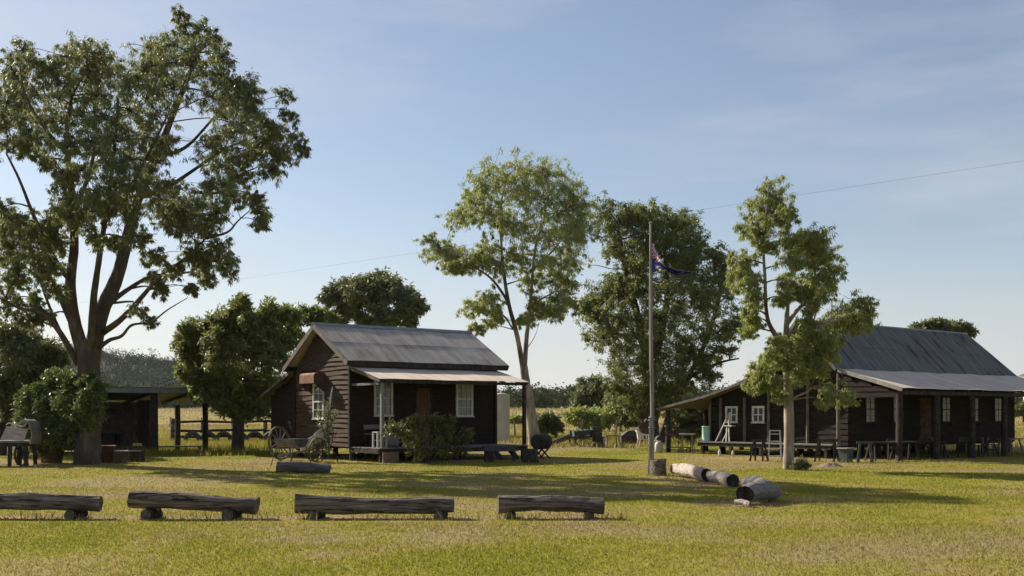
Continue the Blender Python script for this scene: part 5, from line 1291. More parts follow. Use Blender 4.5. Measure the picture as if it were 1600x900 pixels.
# reaper with pale boards
p = gp(497, 722); t = thing('farm_machine', (p.x, p.y, 0), 'rusty old reaping machine with pale sloping boards beside the cabin gable', 'farm machine', math.radians(20))
for nm, a, b, w, h, mt in (('beam', (-0.75, -0.1, 0.50), (0.45, 0.1, 1.22), 0.07, 0.09, 'rust_dark'), ('beam', (-0.7, 0.3, 0.42), (0.50, 0.35, 0.98), 0.06, 0.08, 'rust_dark'), ('axle', (-0.1, -0.55, 0.42), (-0.1, 0.6, 0.42), 0.06, 0.06, 'iron'), ('draw_pole', (-1.3, 0.2, 0.2), (0.1, 0.1, 0.5), 0.08, 0.08, 'old_timber')):
    mb = MB(); mb.beam(a, b, w, h); mb.build(nm, M[mt], t)
for (a, b, w) in (((-0.15, -0.28, 0.86), (0.42, -0.22, 1.18), 0.36), ((-0.50, -0.36, 0.62), (0.14, -0.30, 0.88), 0.34), ((-0.66, -0.42, 0.50), (-0.25, -0.40, 0.58), 0.26)):
    mb = MB(); mb.beam(a, b, 0.03, w, (0.2, -0.5, 0.75)); mb.build('board', M['off_white'], t)
wheel_part(t, 'wheel', (-0.1, -0.5, 0.42), math.radians(35), 0, 0.42, (M['iron'], M['rust_dark']), n=10, rim=0.03)
wheel_part(t, 'wheel', (-0.05, 0.55, 0.42), math.radians(35), 0, 0.42, (M['iron'], M['rust_dark']), n=10, rim=0.03)
mb = MB(); mb.tube(spline([(0.35, -0.2, 0.5), (0.55, -0.3, 0.25), (0.6, -0.35, 0.0)], 4), 0.02, 6); mb.build('tine', M['iron'], t)
# gaunt plant by the window
p = gp(513, 722.5); t = thing('plant', (p.x, p.y, 0), 'tall gaunt prickly plant with one bleached upright stem in front of the gable window', 'plant')
kk = p.y / F
def rel(x, y, dy=0.0): return ((x - 513) * kk, dy, CAMH + (HOR - y) * kk)
mb = MB()
mb.tube(spline([rel(513, 717), rel(514, 690), rel(512, 665, -.05), rel(514, 640), rel(517, 622, .04), rel(519, 612)], 4), [0.045 - 0.03 * i / 20 for i in range(21)], 8, jit=0.12)
mb.tube(spline([rel(513, 690), rel(505, 672, -.1), rel(502, 655, -.12), rel(500, 645, -.1)], 4), [0.03 - 0.018 * i / 12 for i in range(13)], 6, jit=0.1)
mb.tube(spline([rel(514, 668), rel(521, 655, .1), rel(524, 640, .12)], 4), [0.03 - 0.018 * i / 8 for i in range(9)], 6, jit=0.1)
mb.tube(spline([rel(513, 700), rel(518, 690, .1), rel(520, 676, .1)], 4), [0.03 - 0.018 * i / 8 for i in range(9)], 6, jit=0.1)
mb.build('stem', M['cactus'], t)
rng = np.random.default_rng(77)
cs = np.array([rel(513, y, 0) for y in (705, 690, 675, 668, 660, 652, 645, 638, 630)] + [rel(503, 660, -.1), rel(500, 648, -.1), rel(522, 650, .1), rel(524, 642, .1), rel(520, 680, .1), rel(508, 645, -.05), rel(517, 658, .05)])
v = leaf_cloud(rng, cs, np.full(len(cs), 0.12), 34, 0.13, 0.035, -0.25)
o = bpy.data.objects.new('leaves', np_mesh('leaves', v, np.arange(len(v)).reshape(-1, 4), M['olive_leaf'])); COL.objects.link(o); o.parent = t
mb = MB(); mb.tube(spline([rel(515, 640, -.05), rel(517, 622, -.06), rel(519, 610, -.06), rel(520, 604, -.06)], 4), [0.022, 0.026, 0.03, 0.034, 0.036, 0.036, 0.034, 0.032, 0.03, 0.025, 0.02, 0.015, 0.008], 6); mb.build('bleached_stem', M['off_white'], t)
# bench and cupboard on the cabin veranda, planter below
def cw(x, y, z=0.0):
    c, s = math.cos(ROT), math.sin(ROT); return (C0.x + c * x - s * y, C0.y + s * x + c * y, z)
t = thing('bench', cw(1.15, -0.45, 0.492), 'plank bench with a back against the cabin veranda wall', 'bench', ROT)
mb = MB(); mb.box(-0.75, 0.75, -0.2, 0.2, 0.42, 0.455); mb.build('seat', M['grey_timber'], t)
mb = MB(); mb.box(-0.75, 0.75, 0.2, 0.225, 0.60, 0.76); mb.build('backrest', M['grey_timber'], t)
for x in (-0.68, 0.68):
    mb = MB(); mb.box(x - .03, x + .03, -0.19, -0.13, 0.0, 0.419); mb.build('leg', M['dark_timber'], t)
    mb = MB(); mb.box(x - .03, x + .03, 0.226, 0.28, 0.0, 0.74); mb.build('leg', M['dark_timber'], t)
t = thing('stool', cw(0.35, -1.45, 0.492), 'small pale open-sided box stool at the left end of the cabin veranda', 'stool', ROT)
for x in (-0.17, 0.17):
    for y in (-0.15, 0.15):
        mb = MB(); mb.box(x - .025, x + .025, y - .025, y + .025, 0, 0.50); mb.build('leg', M['off_white'], t)
mb = MB(); mb.box(-0.2, 0.2, -0.18, 0.18, 0.501, 0.535); mb.build('seat', M['off_white'], t)
mb = MB(); mb.box(-0.14, 0.14, -0.165, -0.14, 0.22, 0.26); mb.box(-0.14, 0.14, 0.14, 0.165, 0.22, 0.26); mb.build('rail', M['off_white'], t)
t = thing('bag', cw(0.8, -1.55, 0.492), 'dark sack slumped on the veranda edge beside the box stool', 'bag', ROT)
mb = MB(); mb.lathe([(0.0, 0.0), (0.19, 0.0), (0.23, 0.10), (0.22, 0.30), (0.17, 0.48), (0.08, 0.56), (0.06, 0.60), (0.0, 0.60)], n=14)
mb.v = [(x * (1 + 0.12 * math.sin(4 * math.atan2(y, x) + z * 6)), y * (1 + 0.1 * math.sin(3 * math.atan2(y, x) + z * 5)), z) for x, y, z in mb.v]; mb.build('sack', M['canvas'], t, smooth=True)
mb = MB(); mb.torus((0, 0, 0.53), 0.105, 0.012, 'z', 14, 6); mb.build('tie', M['old_timber'], t)
p = gp(609, 723); t = thing('planter', (p.x, p.y, 0), 'square weathered brick planter at the foot of the left veranda post', 'planter', ROT * 0.4)
mb = MB(); w = 0.26
for a in ((-w, w, -w, -w + .06), (-w, w, w - .06, w), (-w, -w + .06, -w + .061, w - .061), (w - .06, w, -w + .061, w - .061)): mb.box(a[0], a[1], a[2], a[3], 0, 0.36)
mb.build('box', M['brick'], t)
mb = MB(); mb.box(-w + .06, w - .06, -w + .06, w - .06, 0.05, 0.31); mb.build('earth', M['soil'], t)
p = gp(541, 716)
mb = MB(); mb.lathe([(0, 0), (0.24, 0), (0.26, 0.04), (0.2, 0.09), (0, 0.11)], n=9); o = mb.build('stone', M['stone'], None); o.location = (p.x, p.y + .3, 0); tag(o, 'flat pale stone lying under the front corner of the cabin', 'stone')

# bench, trestle, cask and stump at the right end of the veranda
p = gp(780, 722); t = thing('bench', (p.x, p.y - 0.1, 0), 'long blue-grey plank bench in front of the veranda steps', 'bench', ROT * 0.35)
mb = MB(); mb.box(-0.55, 0.62, -0.22, 0.22, 0.50, 0.56); mb.build('seat', M['blue_grey'], t)
mb = MB(); mb.box(-0.55, 0.62, -0.20, -0.16, 0.38, 0.499); mb.build('apron', M['blue_grey'], t)
for x in (-0.35, 0.5):
    mb = MB(); mb.box(x - 0.14 if x < 0 else x - .02, x + 0.14 if x < 0 else x + .02, -0.14, 0.16, 0, 0.499 if x < 0 else 0.499); mb.build('leg', M['dark_timber'] if x < 0 else M['iron'], t)
p = gp(828, 723); 
mb = MB(); mb.lathe([(0, 0), (0.30, 0), (0.29, 0.1), (0.26, 0.3), (0.27, 0.46), (0.0, 0.47)], n=14)
mb.v = [(x * (1 + .06 * math.sin(5 * math.atan2(y, x))), y, z) for x, y, z in mb.v]
o = mb.build('stump', M['dark_timber'], None, smooth=True); o.location = (p.x, p.y + 0.15, 0); tag(o, 'dark upright stump under the veranda corner, left of the cask', 'stump')
p = gp(846, 717); t = thing('cask', (p.x, p.y, 0), 'dark round cask lying on crossed legs at the right end of the veranda', 'cask', math.radians(62))
mb = MB(); rr = [0.235, 0.262, 0.275, 0.28, 0.275, 0.262, 0.235]; xs = [-0.42 + 0.14 * i for i in range(7)]
mb.tube([(x, 0, 0.62) for x in xs], rr, 20); mb.build('barrel', M['dark_timber'], t, smooth=False)
mb = MB()
for x in (-0.33, 0.33):
    n_ = 20
    mb.torus((x, 0, 0.62), 0.262, 0.012, 'x', 24, 6)
mb.build('hoops', M['iron'], t)
for x in (-0.25, 0.25):
    mb = MB(); mb.beam((x, -0.22, 0), (x, 0.20, 0.44), 0.035, 0.05); mb.build('leg', M['iron'], t)
    mb = MB(); mb.beam((x + .05, 0.22, 0), (x + .05, -0.20, 0.44), 0.035, 0.05); mb.build('leg', M['iron'], t)
p = gp(805, 719); t = thing('trestle', (p.x, p.y, 0), 'thin dark trestle between the plank bench and the stump', 'trestle', ROT * .3)
mb = MB(); mb.tube([(-0.35, 0, 0.34), (0.35, 0, 0.36)], 0.014, 6); mb.build('rail', M['iron'], t)
for x in (0.02, 0.25):
    mb = MB(); mb.tube([(x, -0.08, 0), (x, 0, 0.55)], 0.012, 6); mb.build('leg', M['iron'], t)

# pale rainwater tank behind the cabin
D_ = 62.0; X_ = (785 - 800) / F * D_
t = thing('water_tank', (X_ - 0.1, D_, 0), 'pale corrugated rainwater tank standing behind the right end of the cabin', 'water tank')
mb = MB(); prof = []; zt = CAMH + (HOR - 617) / F * D_
nn = int(zt / 0.076) * 4
for i in range(nn + 1): prof.append((0.52 + 0.010 * math.sin(2 * math.pi * i / 4), 0.18 + (zt - 0.18) * i / nn))
mb.lathe(prof, n=28); mb.build('body', M['tank'], t, smooth=True)
mb = MB(); mb.lathe([(0.545, zt - 0.02), (0.545, zt + 0.02), (0.2, zt + 0.10), (0.0, zt + 0.11)], n=28); mb.build('lid', M['tank'], t, smooth=True)
mb = MB(); mb.lathe([(0.58, -0.02), (0.58, 0.179), (0, 0.18)], n=20); mb.build('stand', M['concrete'], t)

# ------------------------------------------------------------------ middle of the yard, under and beside the shade tree
p = gp(880, 697); t = thing('farm_machine', (p.x, p.y, 0), 'old implement with a long sloping timber beam lying left of the iron wheel', 'farm machine', math.radians(8))
mb = MB(); mb.beam((-0.75, 0, 0.10), (0.45, 0, 0.58), 0.16, 0.18); mb.build('beam', M['old_timber'], t)
mb = MB(); mb.beam((-0.6, 0.3, 0.05), (0.40, 0.3, 0.40), 0.10, 0.10); mb.build('beam', M['grey_timber'], t)
mb = MB(); mb.box(0.30, 0.68, -0.2, 0.2, 0.50, 0.78, jit=0.02); mb.build('gear_box', M['iron'], t)
for x in (0.35, 0.62):
    mb = MB(); mb.beam((x, -0.2, 0), (x - .05, -0.05, 0.5), 0.06, 0.06); mb.build('leg', M['dark_timber'], t)
p = gp(910, 698); t = thing('farm_machine', (p.x, p.y, 0), 'seed drill with a big thin iron wheel and teal hopper', 'farm machine', math.radians(10))
wheel_part(t, 'wheel', (0.0, -0.32, 0.48), math.radians(0), 0, 0.48, (M['iron'], M['iron']), n=10, rim=0.03, hub=0.10)
wheel_part(t, 'wheel', (0.05, 0.35, 0.48), math.radians(0), 0, 0.48, (M['iron'], M['iron']), n=10, rim=0.03, hub=0.10)
mb = MB(); mb.hexa([(-0.45, -0.2, 0.52), (0.35, -0.2, 0.60), (0.35, 0.2, 0.60), (-0.45, 0.2, 0.52), (-0.5, -0.28, 0.78), (0.38, -0.28, 0.86), (0.38, 0.28, 0.86), (-0.5, 0.28, 0.78)]); mb.build('hopper', M['teal'], t)
mb = MB(); mb.tube([(-0.85, 0, 0.45), (0.0, 0, 0.48), (0.6, 0, 0.50)], 0.04, 8); mb.build('frame', M['iron'], t)
mb = MB(); mb.tube([(-0.28, 0, 0.8), (-0.30, 0, 1.22)], 0.015, 5); mb.build('lever', M['iron'], t)
# two dark drums, one on the other
p = gp(933, 698)
def tin(rad, h): 
    m = MB(); m.lathe([(0, 0), (rad, 0), (rad * 1.03, 0.02), (rad, 0.04), (rad, h * .33), (rad * 1.03, h * .35), (rad, h * .37), (rad, h * .65), (rad * 1.03, h * .67), (rad, h * .69), (rad, h - .02), (rad * 1.02, h), (0, h - 0.01)], n=18); return m
o = tin(0.30, 0.50).build('drum', M['iron'], None, smooth=True); o.location = (p.x + 0.08, p.y, 0); tag(o, 'black steel drum on the ground, under another drum', 'drum', 'stacked black drums')
o2 = o.copy(); COL.objects.link(o2); o2.location = (p.x - 0.05, p.y + 0.02, 0.503); o2.rotation_euler = (0.0, 0.0, 1); o2['label'] = 'black steel drum stacked on top of another drum'
# park table with teal top, dark box table, white chair
def table(label, loc, rz, L_, W_, H_, top, leg, splay=0.12, cat='table', shelf=False, thick=0.05, group=None, lw=0.05):
    t = thing('table', loc, label, cat, rz, group)
    mb = MB(); n = 3
    for i in range(n): mb.box(-L_ / 2, L_ / 2, -W_ / 2 + W_ * i / n, -W_ / 2 + W_ * (i + 1) / n - 0.012, H_ - thick, H_, jit=0.003)
    mb.build('tabletop', top, t)
    for sx in (-1, 1):
        for sy in (-1, 1):
            mb = MB(); mb.beam((sx * (L_ / 2 - 0.08 + splay * .3), sy * (W_ / 2 - 0.06 + splay), 0), (sx * (L_ / 2 - 0.12), sy * (W_ / 2 - 0.10), H_ - thick - .001), lw, lw, (0, 1, 0)); mb.build('leg', leg, t)
    if shelf:
        mb = MB(); mb.box(-L_ / 2 + .1, L_ / 2 - .1, -W_ / 2 + .1, W_ / 2 - .1, 0.22, 0.25); mb.build('shelf', leg, t)
    return t
p = gp(956, 699); table('small slatted picnic table with a teal top between the drums and the plastic chair', (p.x, p.y, 0), 0.2, 0.80, 0.6, 0.60, M['teal'], M['grey_timber'])
p = gp(983, 697); t = thing('firebox', (p.x, p.y, 0), 'low dark open firebox with a black lid, left of the plastic chair', 'firebox', 0.15)
mb = MB(); mb.box(-0.48, 0.42, -0.3, 0.3, 0.12, 0.50, jit=0.015); mb.build('body', M['rust_dark'], t)
mb = MB(); mb.hexa([(-0.5, -0.32, 0.502), (0.44, -0.32, 0.502), (0.44, 0.32, 0.502), (-0.5, 0.32, 0.502), (-0.1, -0.2, 0.78), (0.34, -0.2, 0.80), (0.34, 0.2, 0.80), (-0.1, 0.2, 0.78)]); mb.build('lid', M['iron'], t)
for x in (-0.4, 0.35):
    for y in (-0.24, 0.24):
        mb = MB(); mb.box(x - .03, x + .03, y - .03, y + .03, 0, 0.119); mb.build('leg', M['iron'], t)
def chair(label, loc, rz, m):
    t = thing('chair', loc, label, 'chair', rz)
    mb = MB(); mb.hexa([(-0.24, -0.24, 0.40), (0.24, -0.24, 0.40), (0.22, 0.22, 0.385), (-0.22, 0.22, 0.385), (-0.24, -0.24, 0.43), (0.24, -0.24, 0.43), (0.22, 0.22, 0.415), (-0.22, 0.22, 0.415)]); mb.build('seat', m, t)
    mb = MB(); n = 8
    for i in range(n):
        a0 = math.radians(200 - 220 * i / n); a1 = math.radians(200 - 220 * (i + 0.72) / n)
        q = lambda a, z, o: (0.27 * math.cos(a) * o, 0.06 + 0.22 * math.sin(a) * o + (z - .42) * 0.18, z)
        zt0 = 0.84 if 1 < i < 6 else 0.68
        mb.hexa([q(a0, 0.42, 1), q(a1, 0.42, 1), q(a1, 0.42, .92), q(a0, 0.42, .92), q(a0, zt0, 1), q(a1, zt0, 1), q(a1, zt0, .92), q(a0, zt0, .92)])
    mb.build('backrest', m, t)
    mb = MB(); mb.tube(spline([(-0.27, -0.22, 0.62), (-0.28, 0.05, 0.66), (-0.22, 0.28, 0.78), (0, 0.36, 0.85), (0.22, 0.28, 0.78), (0.28, 0.05, 0.66), (0.27, -0.22, 0.62)], 3), 0.022, 6); mb.build('armrest', m, t)
    for x in (-1, 1):
        for y in (-1, 1):
            mb = MB(); mb.tube([(x * 0.26, y * 0.26, 0), (x * 0.23, y * 0.2, 0.40 if y > 0 else 0.62)], [0.022, 0.03], 6); mb.build('leg', m, t)
    return t
p = gp(1005, 700); chair('cream moulded plastic armchair standing under the shade tree', (p.x, p.y, 0), math.radians(70), M['plastic'])
p = gp(1026, 698); mb = MB(); mb.lathe([(0, 0), (0.12, 0), (0.16, 0.30), (0.165, 0.31), (0.14, 0.305), (0.11, 0.03), (0, 0.03)], n=16)
t = thing('bucket', (p.x, p.y, 0), 'white plastic bucket behind the flagpole', 'bucket'); mb.build('pail', M['white_paint'], t, smooth=True)
mb = MB(); mb.tube(spline([(-0.16, 0, 0.30), (-0.1, 0, 0.40), (0, 0, 0.43), (0.1, 0, 0.40), (0.16, 0, 0.30)], 3), 0.006, 4); mb.build('handle', M['iron'], t)
p = gp(1033, 697); mb = MB(); mb.tube([(0, -0.09, 0.27), (0, -0.11, 0.27), (0, 0.11, 0.27), (0, 0.09, 0.27)], [0.16, 0.27, 0.27, 0.16], 20); o = mb.build('tyre', M['iron'], None); o.location = (p.x, p.y + .4, 0); o.rotation_euler = (0, 0, .3); tag(o, 'black wheel leaning behind the white bucket', 'tyre')

# fences beyond the yard
def fence_line(label, a, b, n, h, rail_z, post_r, mats, lean=0.05, rail_r=0.05, group=None):
    a = Vector(a); b = Vector(b); t = thing('fence', (a.x, a.y, float(terrain_z(a.x, a.y))), label, 'fence', group=group)
    pts = []
    for i in range(n):
        q = a.lerp(b, i / (n - 1)); z = float(terrain_z(q.x, q.y)) - t.location.z
        c = Vector((q.x - a.x, q.y - a.y, z)); pts.append(c)
        mb = MB(); mb.tube([c + Vector((0, 0, -0.1)), c + Vector((random.uniform(-lean, lean), 0, h * random.uniform(0.92, 1.05)))], [post_r, post_r * 0.85], 7, jit=0.06); mb.build('post', mats[0], t)
    for z in rail_z:
        for i in range(n - 1):
            mb = MB(); mb.tube([pts[i] + Vector((0, -post_r * .8, z + random.uniform(-.04, .04) * (rail_r > 0.02))), pts[i + 1] + Vector((0, -post_r * .8, z + random.uniform(-.04, .04) * (rail_r > 0.02)))], [rail_r, rail_r * .85], 6, jit=0.05 if rail_r > .02 else 0); mb.build('rail' if rail_r > 0.02 else 'fence_wire', mats[1], t)
    return t
fence_line('heavy timber post and rail fence behind the open shed', (-18.9, 60.5, 0), (-12.0, 60.5, 0), 5, 1.35, (1.22, 0.72, 0.40), 0.14, (M['old_timber'], M['dark_timber']), rail_r=0.085)
fence_line('old wire fence of thin leaning posts across the paddock', (0.2, 76, 0), (14, 74, 0), 7, 1.25, (0.5, 0.95), 0.07, (M['old_timber'], M['wire']), lean=0.15, rail_r=0.008)
fence_line('far wire fence of dark thin posts along the pale field behind the shed', (-44, 118, 0), (-6, 118, 0), 12, 1.2, (0.4, 0.8, 1.1), 0.06, (M['dark_timber'], M['wire']), rail_r=0.008)
# row of old half-buried tyres against the rail fence
ty = None
for i in range(8):
    x = -17.6 + i * 0.86; y = 59.9
    loc = (x, y, -0.08)
    if ty is None:
        mb = MB(); mb.torus((0, 0, 0.30), 0.36, 0.12, 'y', 26, 10); ty = mb.build('tyre', M['iron'], None, smooth=True); tag(ty, 'old black tyre standing half buried along the rail fence behind the shed', 'tyre', 'half-buried tyres along the rail fence')
        ty.location = loc
    else:
        c = ty.copy(); COL.objects.link(c); c.location = loc; c.rotation_euler = (random.uniform(-.12, .12), 0, random.uniform(-.25, .25))
# concrete trough far across the paddock
D_ = 120.0; X_ = (990 - 800) / F * D_
z0 = float(terrain_z(X_, D_))
t = thing('trough', (X_, D_, z0), 'low pale round concrete stock trough in the paddock', 'trough')
mb = MB(); mb.lathe([(0, 0), (1.2, 0), (1.22, 0.62), (1.10, 0.62), (1.08, 0.3), (0, 0.3)], n=26); mb.build('wall', M['concrete'], t, smooth=False)
mb = MB(); mb.lathe([(1.075, 0.50), (0, 0.50)], n=26); mb.build('water', M['pane'], t)

# ------------------------------------------------------------------ things about the hall
def hw(x, y, z=0.0):
    c, s = math.cos(HROT), math.sin(HROT); return (H0.x + c * x - s * y, H0.y + s * x + c * y, z)
# barbecue and cart under the lean-to
t = thing('barbecue', hw(0.4, 10.75), 'long rusty plate barbecue on thin legs under the open lean-to', 'barbecue', HROT + math.radians(-58))
mb = MB(); mb.box(-0.58, 0.58, -0.3, 0.3, 0.72, 0.80, jit=.01); mb.build('plate', M['rust_dark'], t)
mb = MB(); mb.box(-0.10, 0.5, -0.22, 0.24, 0.803, 0.98, jit=.02); mb.build('hood', M['iron'], t)
mb = MB(); mb.box(-0.52, -0.22, -0.2, 0.2, 0.803, 0.93, jit=.03); mb.build('hotplate', M['rust_dark'], t)
for x in (-0.5, 0.0, 0.5):
    for y in (-0.25, 0.25):
        mb = MB(); mb.tube([(x, y, 0), (x, y, 0.719)], 0.018, 6); mb.build('leg', M['iron'], t)
mb = MB(); mb.box(-0.5, 0.5, -0.24, 0.24, 0.20, 0.23); mb.build('shelf', M['iron'], t)
for x in (0.12, 0.42):
    mb = MB(); mb.torus((x, -0.29, 0.11), 0.09, 0.022, 'y', 16, 6); mb.build('wheel', M['iron'], t)
t = thing('gas_bottle', hw(-0.25, 11.35), 'pale squat gas bottle by the lean-to corner post', 'gas bottle')
mb = MB(); mb.lathe([(0, 0.0), (0.14, 0.0), (0.17, 0.06), (0.17, 0.34), (0.12, 0.44), (0.05, 0.47), (0, 0.47)], n=16); mb.build('cylinder', M['off_white'], t, smooth=True)
mb = MB(); mb.torus((0, 0, 0.50), 0.09, 0.014, 'z', 14, 6); mb.box(-.09, -.07, -.01, .01, .43, .5); mb.box(.07, .09, -.01, .01, .43, .5); mb.build('collar', M['steel'], t)
table('pale narrow trestle table between the barbecue and the hall wall', hw(-0.1, 9.85), HROT + math.radians(-58), 0.62, 0.4, 0.83, M['off_white'], M['grey_timber'], lw=0.035)
# cyan drum on the platform
mb = MB(); mb.lathe([(0, 0), (0.165, 0), (0.175, 0.015), (0.165, 0.03), (0.165, 0.58), (0.175, 0.60), (0.165, 0.615), (0.155, 0.60), (0, 0.59)], n=22)
o = mb.build('drum', M['cyan'], None, smooth=True); o.location = hw(0.15, 9.05, 0.518); tag(o, 'pale turquoise upright drum on the left end of the hall platform', 'drum')
# folding steps and stool against the wall
def stepladder(label, loc, rz, h, w, steps, m, spread=0.45, rear=True, lean=0.0):
    t = thing('stepladder', loc, label, 'stepladder', rz)
    for s in (-1, 1):
        mb = MB(); mb.beam((s * w / 2, -spread / 2, 0), (s * w * 0.38, lean, h), 0.045, 0.05, (0, 1, 0)); mb.build('side_rail', m, t)
        if rear: mb = MB(); mb.beam((s * w * .48, spread / 2, 0), (s * w * 0.36, 0.05 + lean, h - .02), 0.03, 0.04, (0, 1, 0)); mb.build('rear_leg', m, t)
    for i in range(steps):
        f = (i + 0.6) / (steps); y = -spread / 2 + (spread / 2 + lean) * f; ww = w / 2 + (w * .38 - w / 2) * f
        mb = MB(); mb.box(-ww + .023, ww - .023, y - 0.05, y + 0.05, h * f - 0.015, h * f + 0.015); mb.build('tread', m, t)
    mb = MB(); mb.box(-w * .42, w * .42, lean - .06, lean + .08, h + .001, h + .03); mb.build('top_step', m, t)
    return t
p = gp(1213, 719); stepladder('white-painted wooden stepladder standing left of the slender gum trunk', (p.x, p.y + 0.2, 0), math.radians(-12), 1.02, 0.46, 4, M['off_white'], 0.6)
def sawhorse(label, loc, rz, L_, H_, m, group='trestles along the hall', w=0.05):
    t = thing('trestle', loc, label, 'trestle', rz, group)
    mb = MB(); mb.box(-L_ / 2, L_ / 2, -0.05, 0.05, H_ - 0.09, H_); mb.build('top_rail', m, t)
    for x in (-1, 1):
        for y in (-1, 1):
            mb = MB(); mb.beam((x * (L_ / 2 - .05), y * 0.28, 0), (x * (L_ / 2 - .12), y * 0.07, H_ - .04), w, w, (1, 0, 0)); mb.build('leg', m, t)
        mb = MB(); mb.box(x * (L_ / 2 - .09) - .02, x * (L_ / 2 - .09) + .02, -0.19, 0.19, H_ * .36, H_ * .36 + .05); mb.build('brace', m, t)
    return t
# A-frame easel and stool on the platform
t = thing('easel', hw(0.12, 7.95, 0.517), 'white folding easel frame leaning on the platform under the left hall window', 'easel', HROT + math.radians(-90))
for a, b in (((-0.36, -0.22, 0), (-0.02, 0.1, 1.02)), ((0.30, -0.15, 0), (0.03, 0.1, 1.02)), ((-0.05, -0.18, 0), (0.14, 0.08, 0.62)), ((0.18, -0.2, 0), (0.02, 0.02, 0.60))):
    mb = MB(); mb.beam(a, b, 0.035, 0.045, (0, 1, 0)); mb.build('leg', M['off_white'], t)
mb = MB(); mb.box(-0.06, 0.36, -0.08, 0.16, 0.621, 0.655); mb.build('tray', M['white_paint'], t)
mb = MB(); mb.beam((0.12, 0.06, 0.66), (0.10, 0.1, 1.18), 0.09, 0.03, (0, 1, 0)); mb.build('upright', M['off_white'], t)
# trestles, tables, bins along the platform and the veranda
p = gp(1189, 721); sawhorse('thin dark trestle left of the white stepladder', (p.x, p.y + .3, 0), HROT - 1.2, 0.55, 0.74, M['dark_timber'])
p = gp(1293, 722); sawhorse('tall grey trestle standing right of the slender gum, under the platform end', (p.x, p.y + .1, 0), HROT - 1.2, 0.75, 0.78, M['dark_timber'])
p = gp(1323, 723); t = thing('bin', (p.x, p.y + .1, 0), 'square blue-grey bin with a light lid before the hall corner', 'bin', HROT)
mb = MB(); mb.hexa([(-0.15, -0.15, 0), (0.15, -0.15, 0), (0.15, 0.15, 0), (-0.15, 0.15, 0), (-0.18, -0.18, 0.46), (0.18, -0.18, 0.46), (0.18, 0.18, 0.46), (-0.18, 0.18, 0.46)]); mb.build('body', M['blue_grey'], t)
mb = MB(); mb.box(-0.23, 0.23, -0.2, 0.2, 0.463, 0.50, jit=.006); mb.build('lid', M['steel'], t)
p = gp(1357, 723); sawhorse('blue-grey A-shaped trestle before the first hall window', (p.x, p.y + .35, 0), HROT - 0.9, 0.55, 0.70, M['blue_grey'], w=0.07)
p = gp(1391, 723); table('long dark plank table set between the trestle and the first veranda post', (p.x + .2, p.y + 1.4, 0), 0.25, 1.0, 0.5, 0.66, M['dark_timber'], M['dark_timber'])
p = gp(1425, 723); table('dark plank table just right of the first veranda post', (p.x + .3, p.y + 1.5, 0), 0.3, 0.85, 0.5, 0.68, M['dark_timber'], M['dark_timber'])
def bench_set(label, loc, rz, m, L_=0.9, back=True):
    t = thing('bench', loc, label, 'bench', rz, 'benches along the hall veranda')
    mb = MB(); mb.box(-L_ / 2, L_ / 2, -0.2, 0.2, 0.40, 0.44); mb.build('seat', m, t)
    if back: mb = MB(); mb.box(-L_ / 2, L_ / 2, 0.2, 0.23, 0.56, 0.74); mb.build('backrest', m, t)
    for x in (-1, 1):
        mb = MB(); mb.box(x * (L_ / 2 - .08) - .03, x * (L_ / 2 - .08) + .03, -0.19, -0.12, 0, 0.399); mb.build('leg', m, t)
        mb = MB(); mb.box(x * (L_ / 2 - .08) - .03, x * (L_ / 2 - .08) + .03, 0.231, 0.28, 0, 0.72); mb.build('leg', m, t)
    return t
bench_set('dark slatted bench between the first and second veranda posts', hw(1.35, 0.95), HROT, M['dark_timber'])
bench_set('dark bench behind the second and third veranda posts', hw(3.55, 1.0), HROT, M['dark_timber'], 1.2)
p = hw(3.2, 0.7); table('low dark table with a pale pot on it, between the second and third veranda posts', p, HROT, 0.8, 0.55, 0.62, M['dark_timber'], M['dark_timber'], shelf=True)
mb = MB(); mb.lathe([(0, 0), (0.09, 0), (0.13, 0.12), (0.14, 0.14), (0.11, 0.135), (0.08, 0.02), (0, 0.02)], n=16); o = mb.build('pot', M['steel'], None, smooth=True); o.location = (p[0], p[1], 0.625); tag(o, 'pale metal pot standing on the low dark veranda table', 'pot')
bench_set('grey bench leaning under the last hall window', hw(5.6, 0.7), HROT + 0.15, M['dark_timber'], 1.1)
sawhorse('dark trestle just left of the last veranda post in view', hw(6.4, 0.3), HROT + 0.5, 0.7, 0.66, M['dark_timber'])
table('grey table at the right edge beyond the last veranda post in view', hw(8.0, 0.4), HROT, 0.9, 0.6, 0.68, M['grey_timber'], M['grey_timber'])
bench_set('backless grey form past the end of the hall veranda view', hw(7.6, 0.9), HROT + .2, M['grey_timber'], 0.8, back=False)
# under the platform
mb = MB(); mb.lathe([(0, 0), (0.05, 0), (0.055, 0.01), (0.055, 0.2), (0.02, 0.25), (0.02, 0.29), (0, 0.29)], n=12); o = mb.build('bottle', M['white_paint'], None, smooth=True); p = gp(1125, 713); o.location = (p.x, p.y + .1, 0); tag(o, 'white plastic bottle standing under the hall platform', 'bottle')
mb = MB(); mb.lathe([(0, 0), (0.05, 0), (0.05, 0.16), (0.025, 0.20), (0.025, 0.22), (0, 0.22)], n=12); o = mb.build('bottle', M['plastic'], None, smooth=True); p = gp(1146, 713); o.location = (p.x, p.y + .1, 0); tag(o, 'small cream bottle lying near the white one under the hall platform', 'bottle')
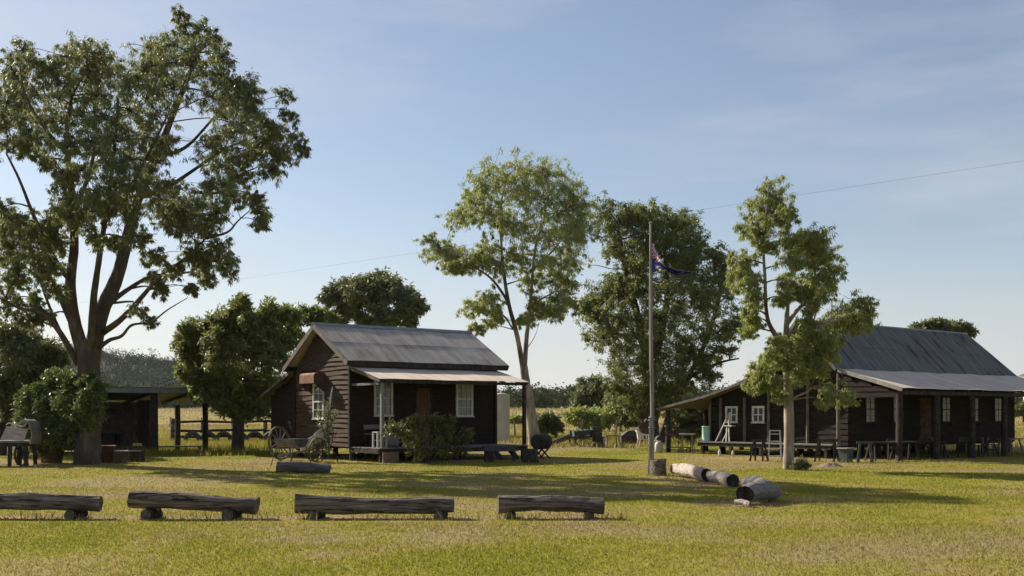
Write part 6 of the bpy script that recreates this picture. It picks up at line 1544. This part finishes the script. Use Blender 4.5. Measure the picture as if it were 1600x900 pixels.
# flower pot and low shrub by the slender gum, heap of soil
tree('shrub', 'small grey low shrub at the foot of the slender gum', 'shrub', (1252, 735, 31.3), [(0.012, 0.006, [(1252, 735, 0), (1252, 728, 0), (1253, 722, 0)])], [(1246, 726, 7, 6), (1256, 723, 8, 7), (1262, 728, 6, 5), (1250, 730, 8, 4), (1240, 731, 6, 3)], M['olive_leaf'], M['bark_dark'], 61, n_sub=14, n_leaf=26, ln=0.06, wd=0.022, droop=-0.1, copies=1, sub_r=0.45, twig=0.004)
p = gp(1297, 730)
hx_ = np.linspace(-0.55, 0.55, 23); HXm, HYm = np.meshgrid(hx_, hx_)
hh = np.clip(0.17 * np.exp(-((HXm / 0.3) ** 2 + (HYm / 0.22) ** 2)) * (0.6 + 0.9 * fbm(HXm * 9 + 4, HYm * 9, 3, 3)) - 0.012, -0.02, 1)
vv = np.stack([HXm, HYm, hh + 0.0], -1).reshape(-1, 3); ii = np.arange(23 * 23).reshape(23, 23)
o = bpy.data.objects.new('soil_heap', np_mesh('soil_heap', vv, np.stack([ii[:-1, :-1], ii[:-1, 1:], ii[1:, 1:], ii[1:, :-1]], -1).reshape(-1, 4), M['soil'], True)); COL.objects.link(o)
o.location = (p.x, p.y, float(terrain_z(p.x, p.y))); tag(o, 'small heap of pale dug soil on the grass in front of the hall', 'heap')
# far shed whose roof shows past the hall
D_ = 170.0; X_ = (1654 - 800) / F * D_; z0 = float(terrain_z(X_, D_)); zr = CAMH + (HOR - 570) / F * D_ - z0
t = thing('far_shed', (X_, D_, z0), 'distant pale-roofed iron shed just showing past the hall roof', 'shed', ROT)
t.rotation_euler = (0, 0, math.pi / 2)
mb = MB(); mb.box(-4, 5, -3.2, 3.2, 0, zr - 2.2); mb.build('wall', M['tank'], t)
for s in (-1, 1):
    mb = MB(); corrugated(mb, -4.3, 5.3, (s * 6.0, zr - 2.4), (0, zr), rows=1, pitch=0.3, amp=0.02); mb.build('roof', M['roof_slate'], t)
# power line over the yard
a = Vector((70.0, 30.0, 17.2)); b = Vector((-75.0, 119.0, 9.8))
t = thing('power_line', a, 'thin power wire sagging high across the sky behind the trees', 'power line')
mb = MB(); q = [a.lerp(b, i / 60) - a + Vector((0, 0, -0.2 * 4 * (i / 60) * (1 - i / 60))) for i in range(61)]; mb.tube(q, 0.0055, 4, caps=False); mb.build('cable', M['wire'], t)
for nm, c in (('power_pole', a), ('power_pole', b)):
    mb = MB(); mb.tube([Vector((c.x, c.y, -0.3)) - a, Vector((c.x, c.y, c.z + 0.1)) - a], [0.18, 0.13], 10); mb.build('pole', M['old_timber'], t)

# the air itself: one even box of thin haze round the whole place
hb = MB(); hb.box(-1700, 1700, -160, 4300, -60, 130)
hm = bpy.data.materials.new('haze'); hm.use_nodes = True; hn = hm.node_tree
hn.nodes.remove(hn.nodes['Principled BSDF'])
pv = hn.nodes.new('ShaderNodeVolumePrincipled'); pv.inputs['Color'].default_value = (0.86, 0.91, 1.0, 1); pv.inputs['Density'].default_value = 0.00004; pv.inputs['Anisotropy'].default_value = 0.25
hn.links.new(pv.outputs['Volume'], hn.nodes['Material Output'].inputs['Volume'])
ho_ = hb.build('haze', hm); ho_['kind'] = 'stuff'; ho_['label'] = 'thin pale blue haze filling the air over the field and hill'; ho_['category'] = 'haze'
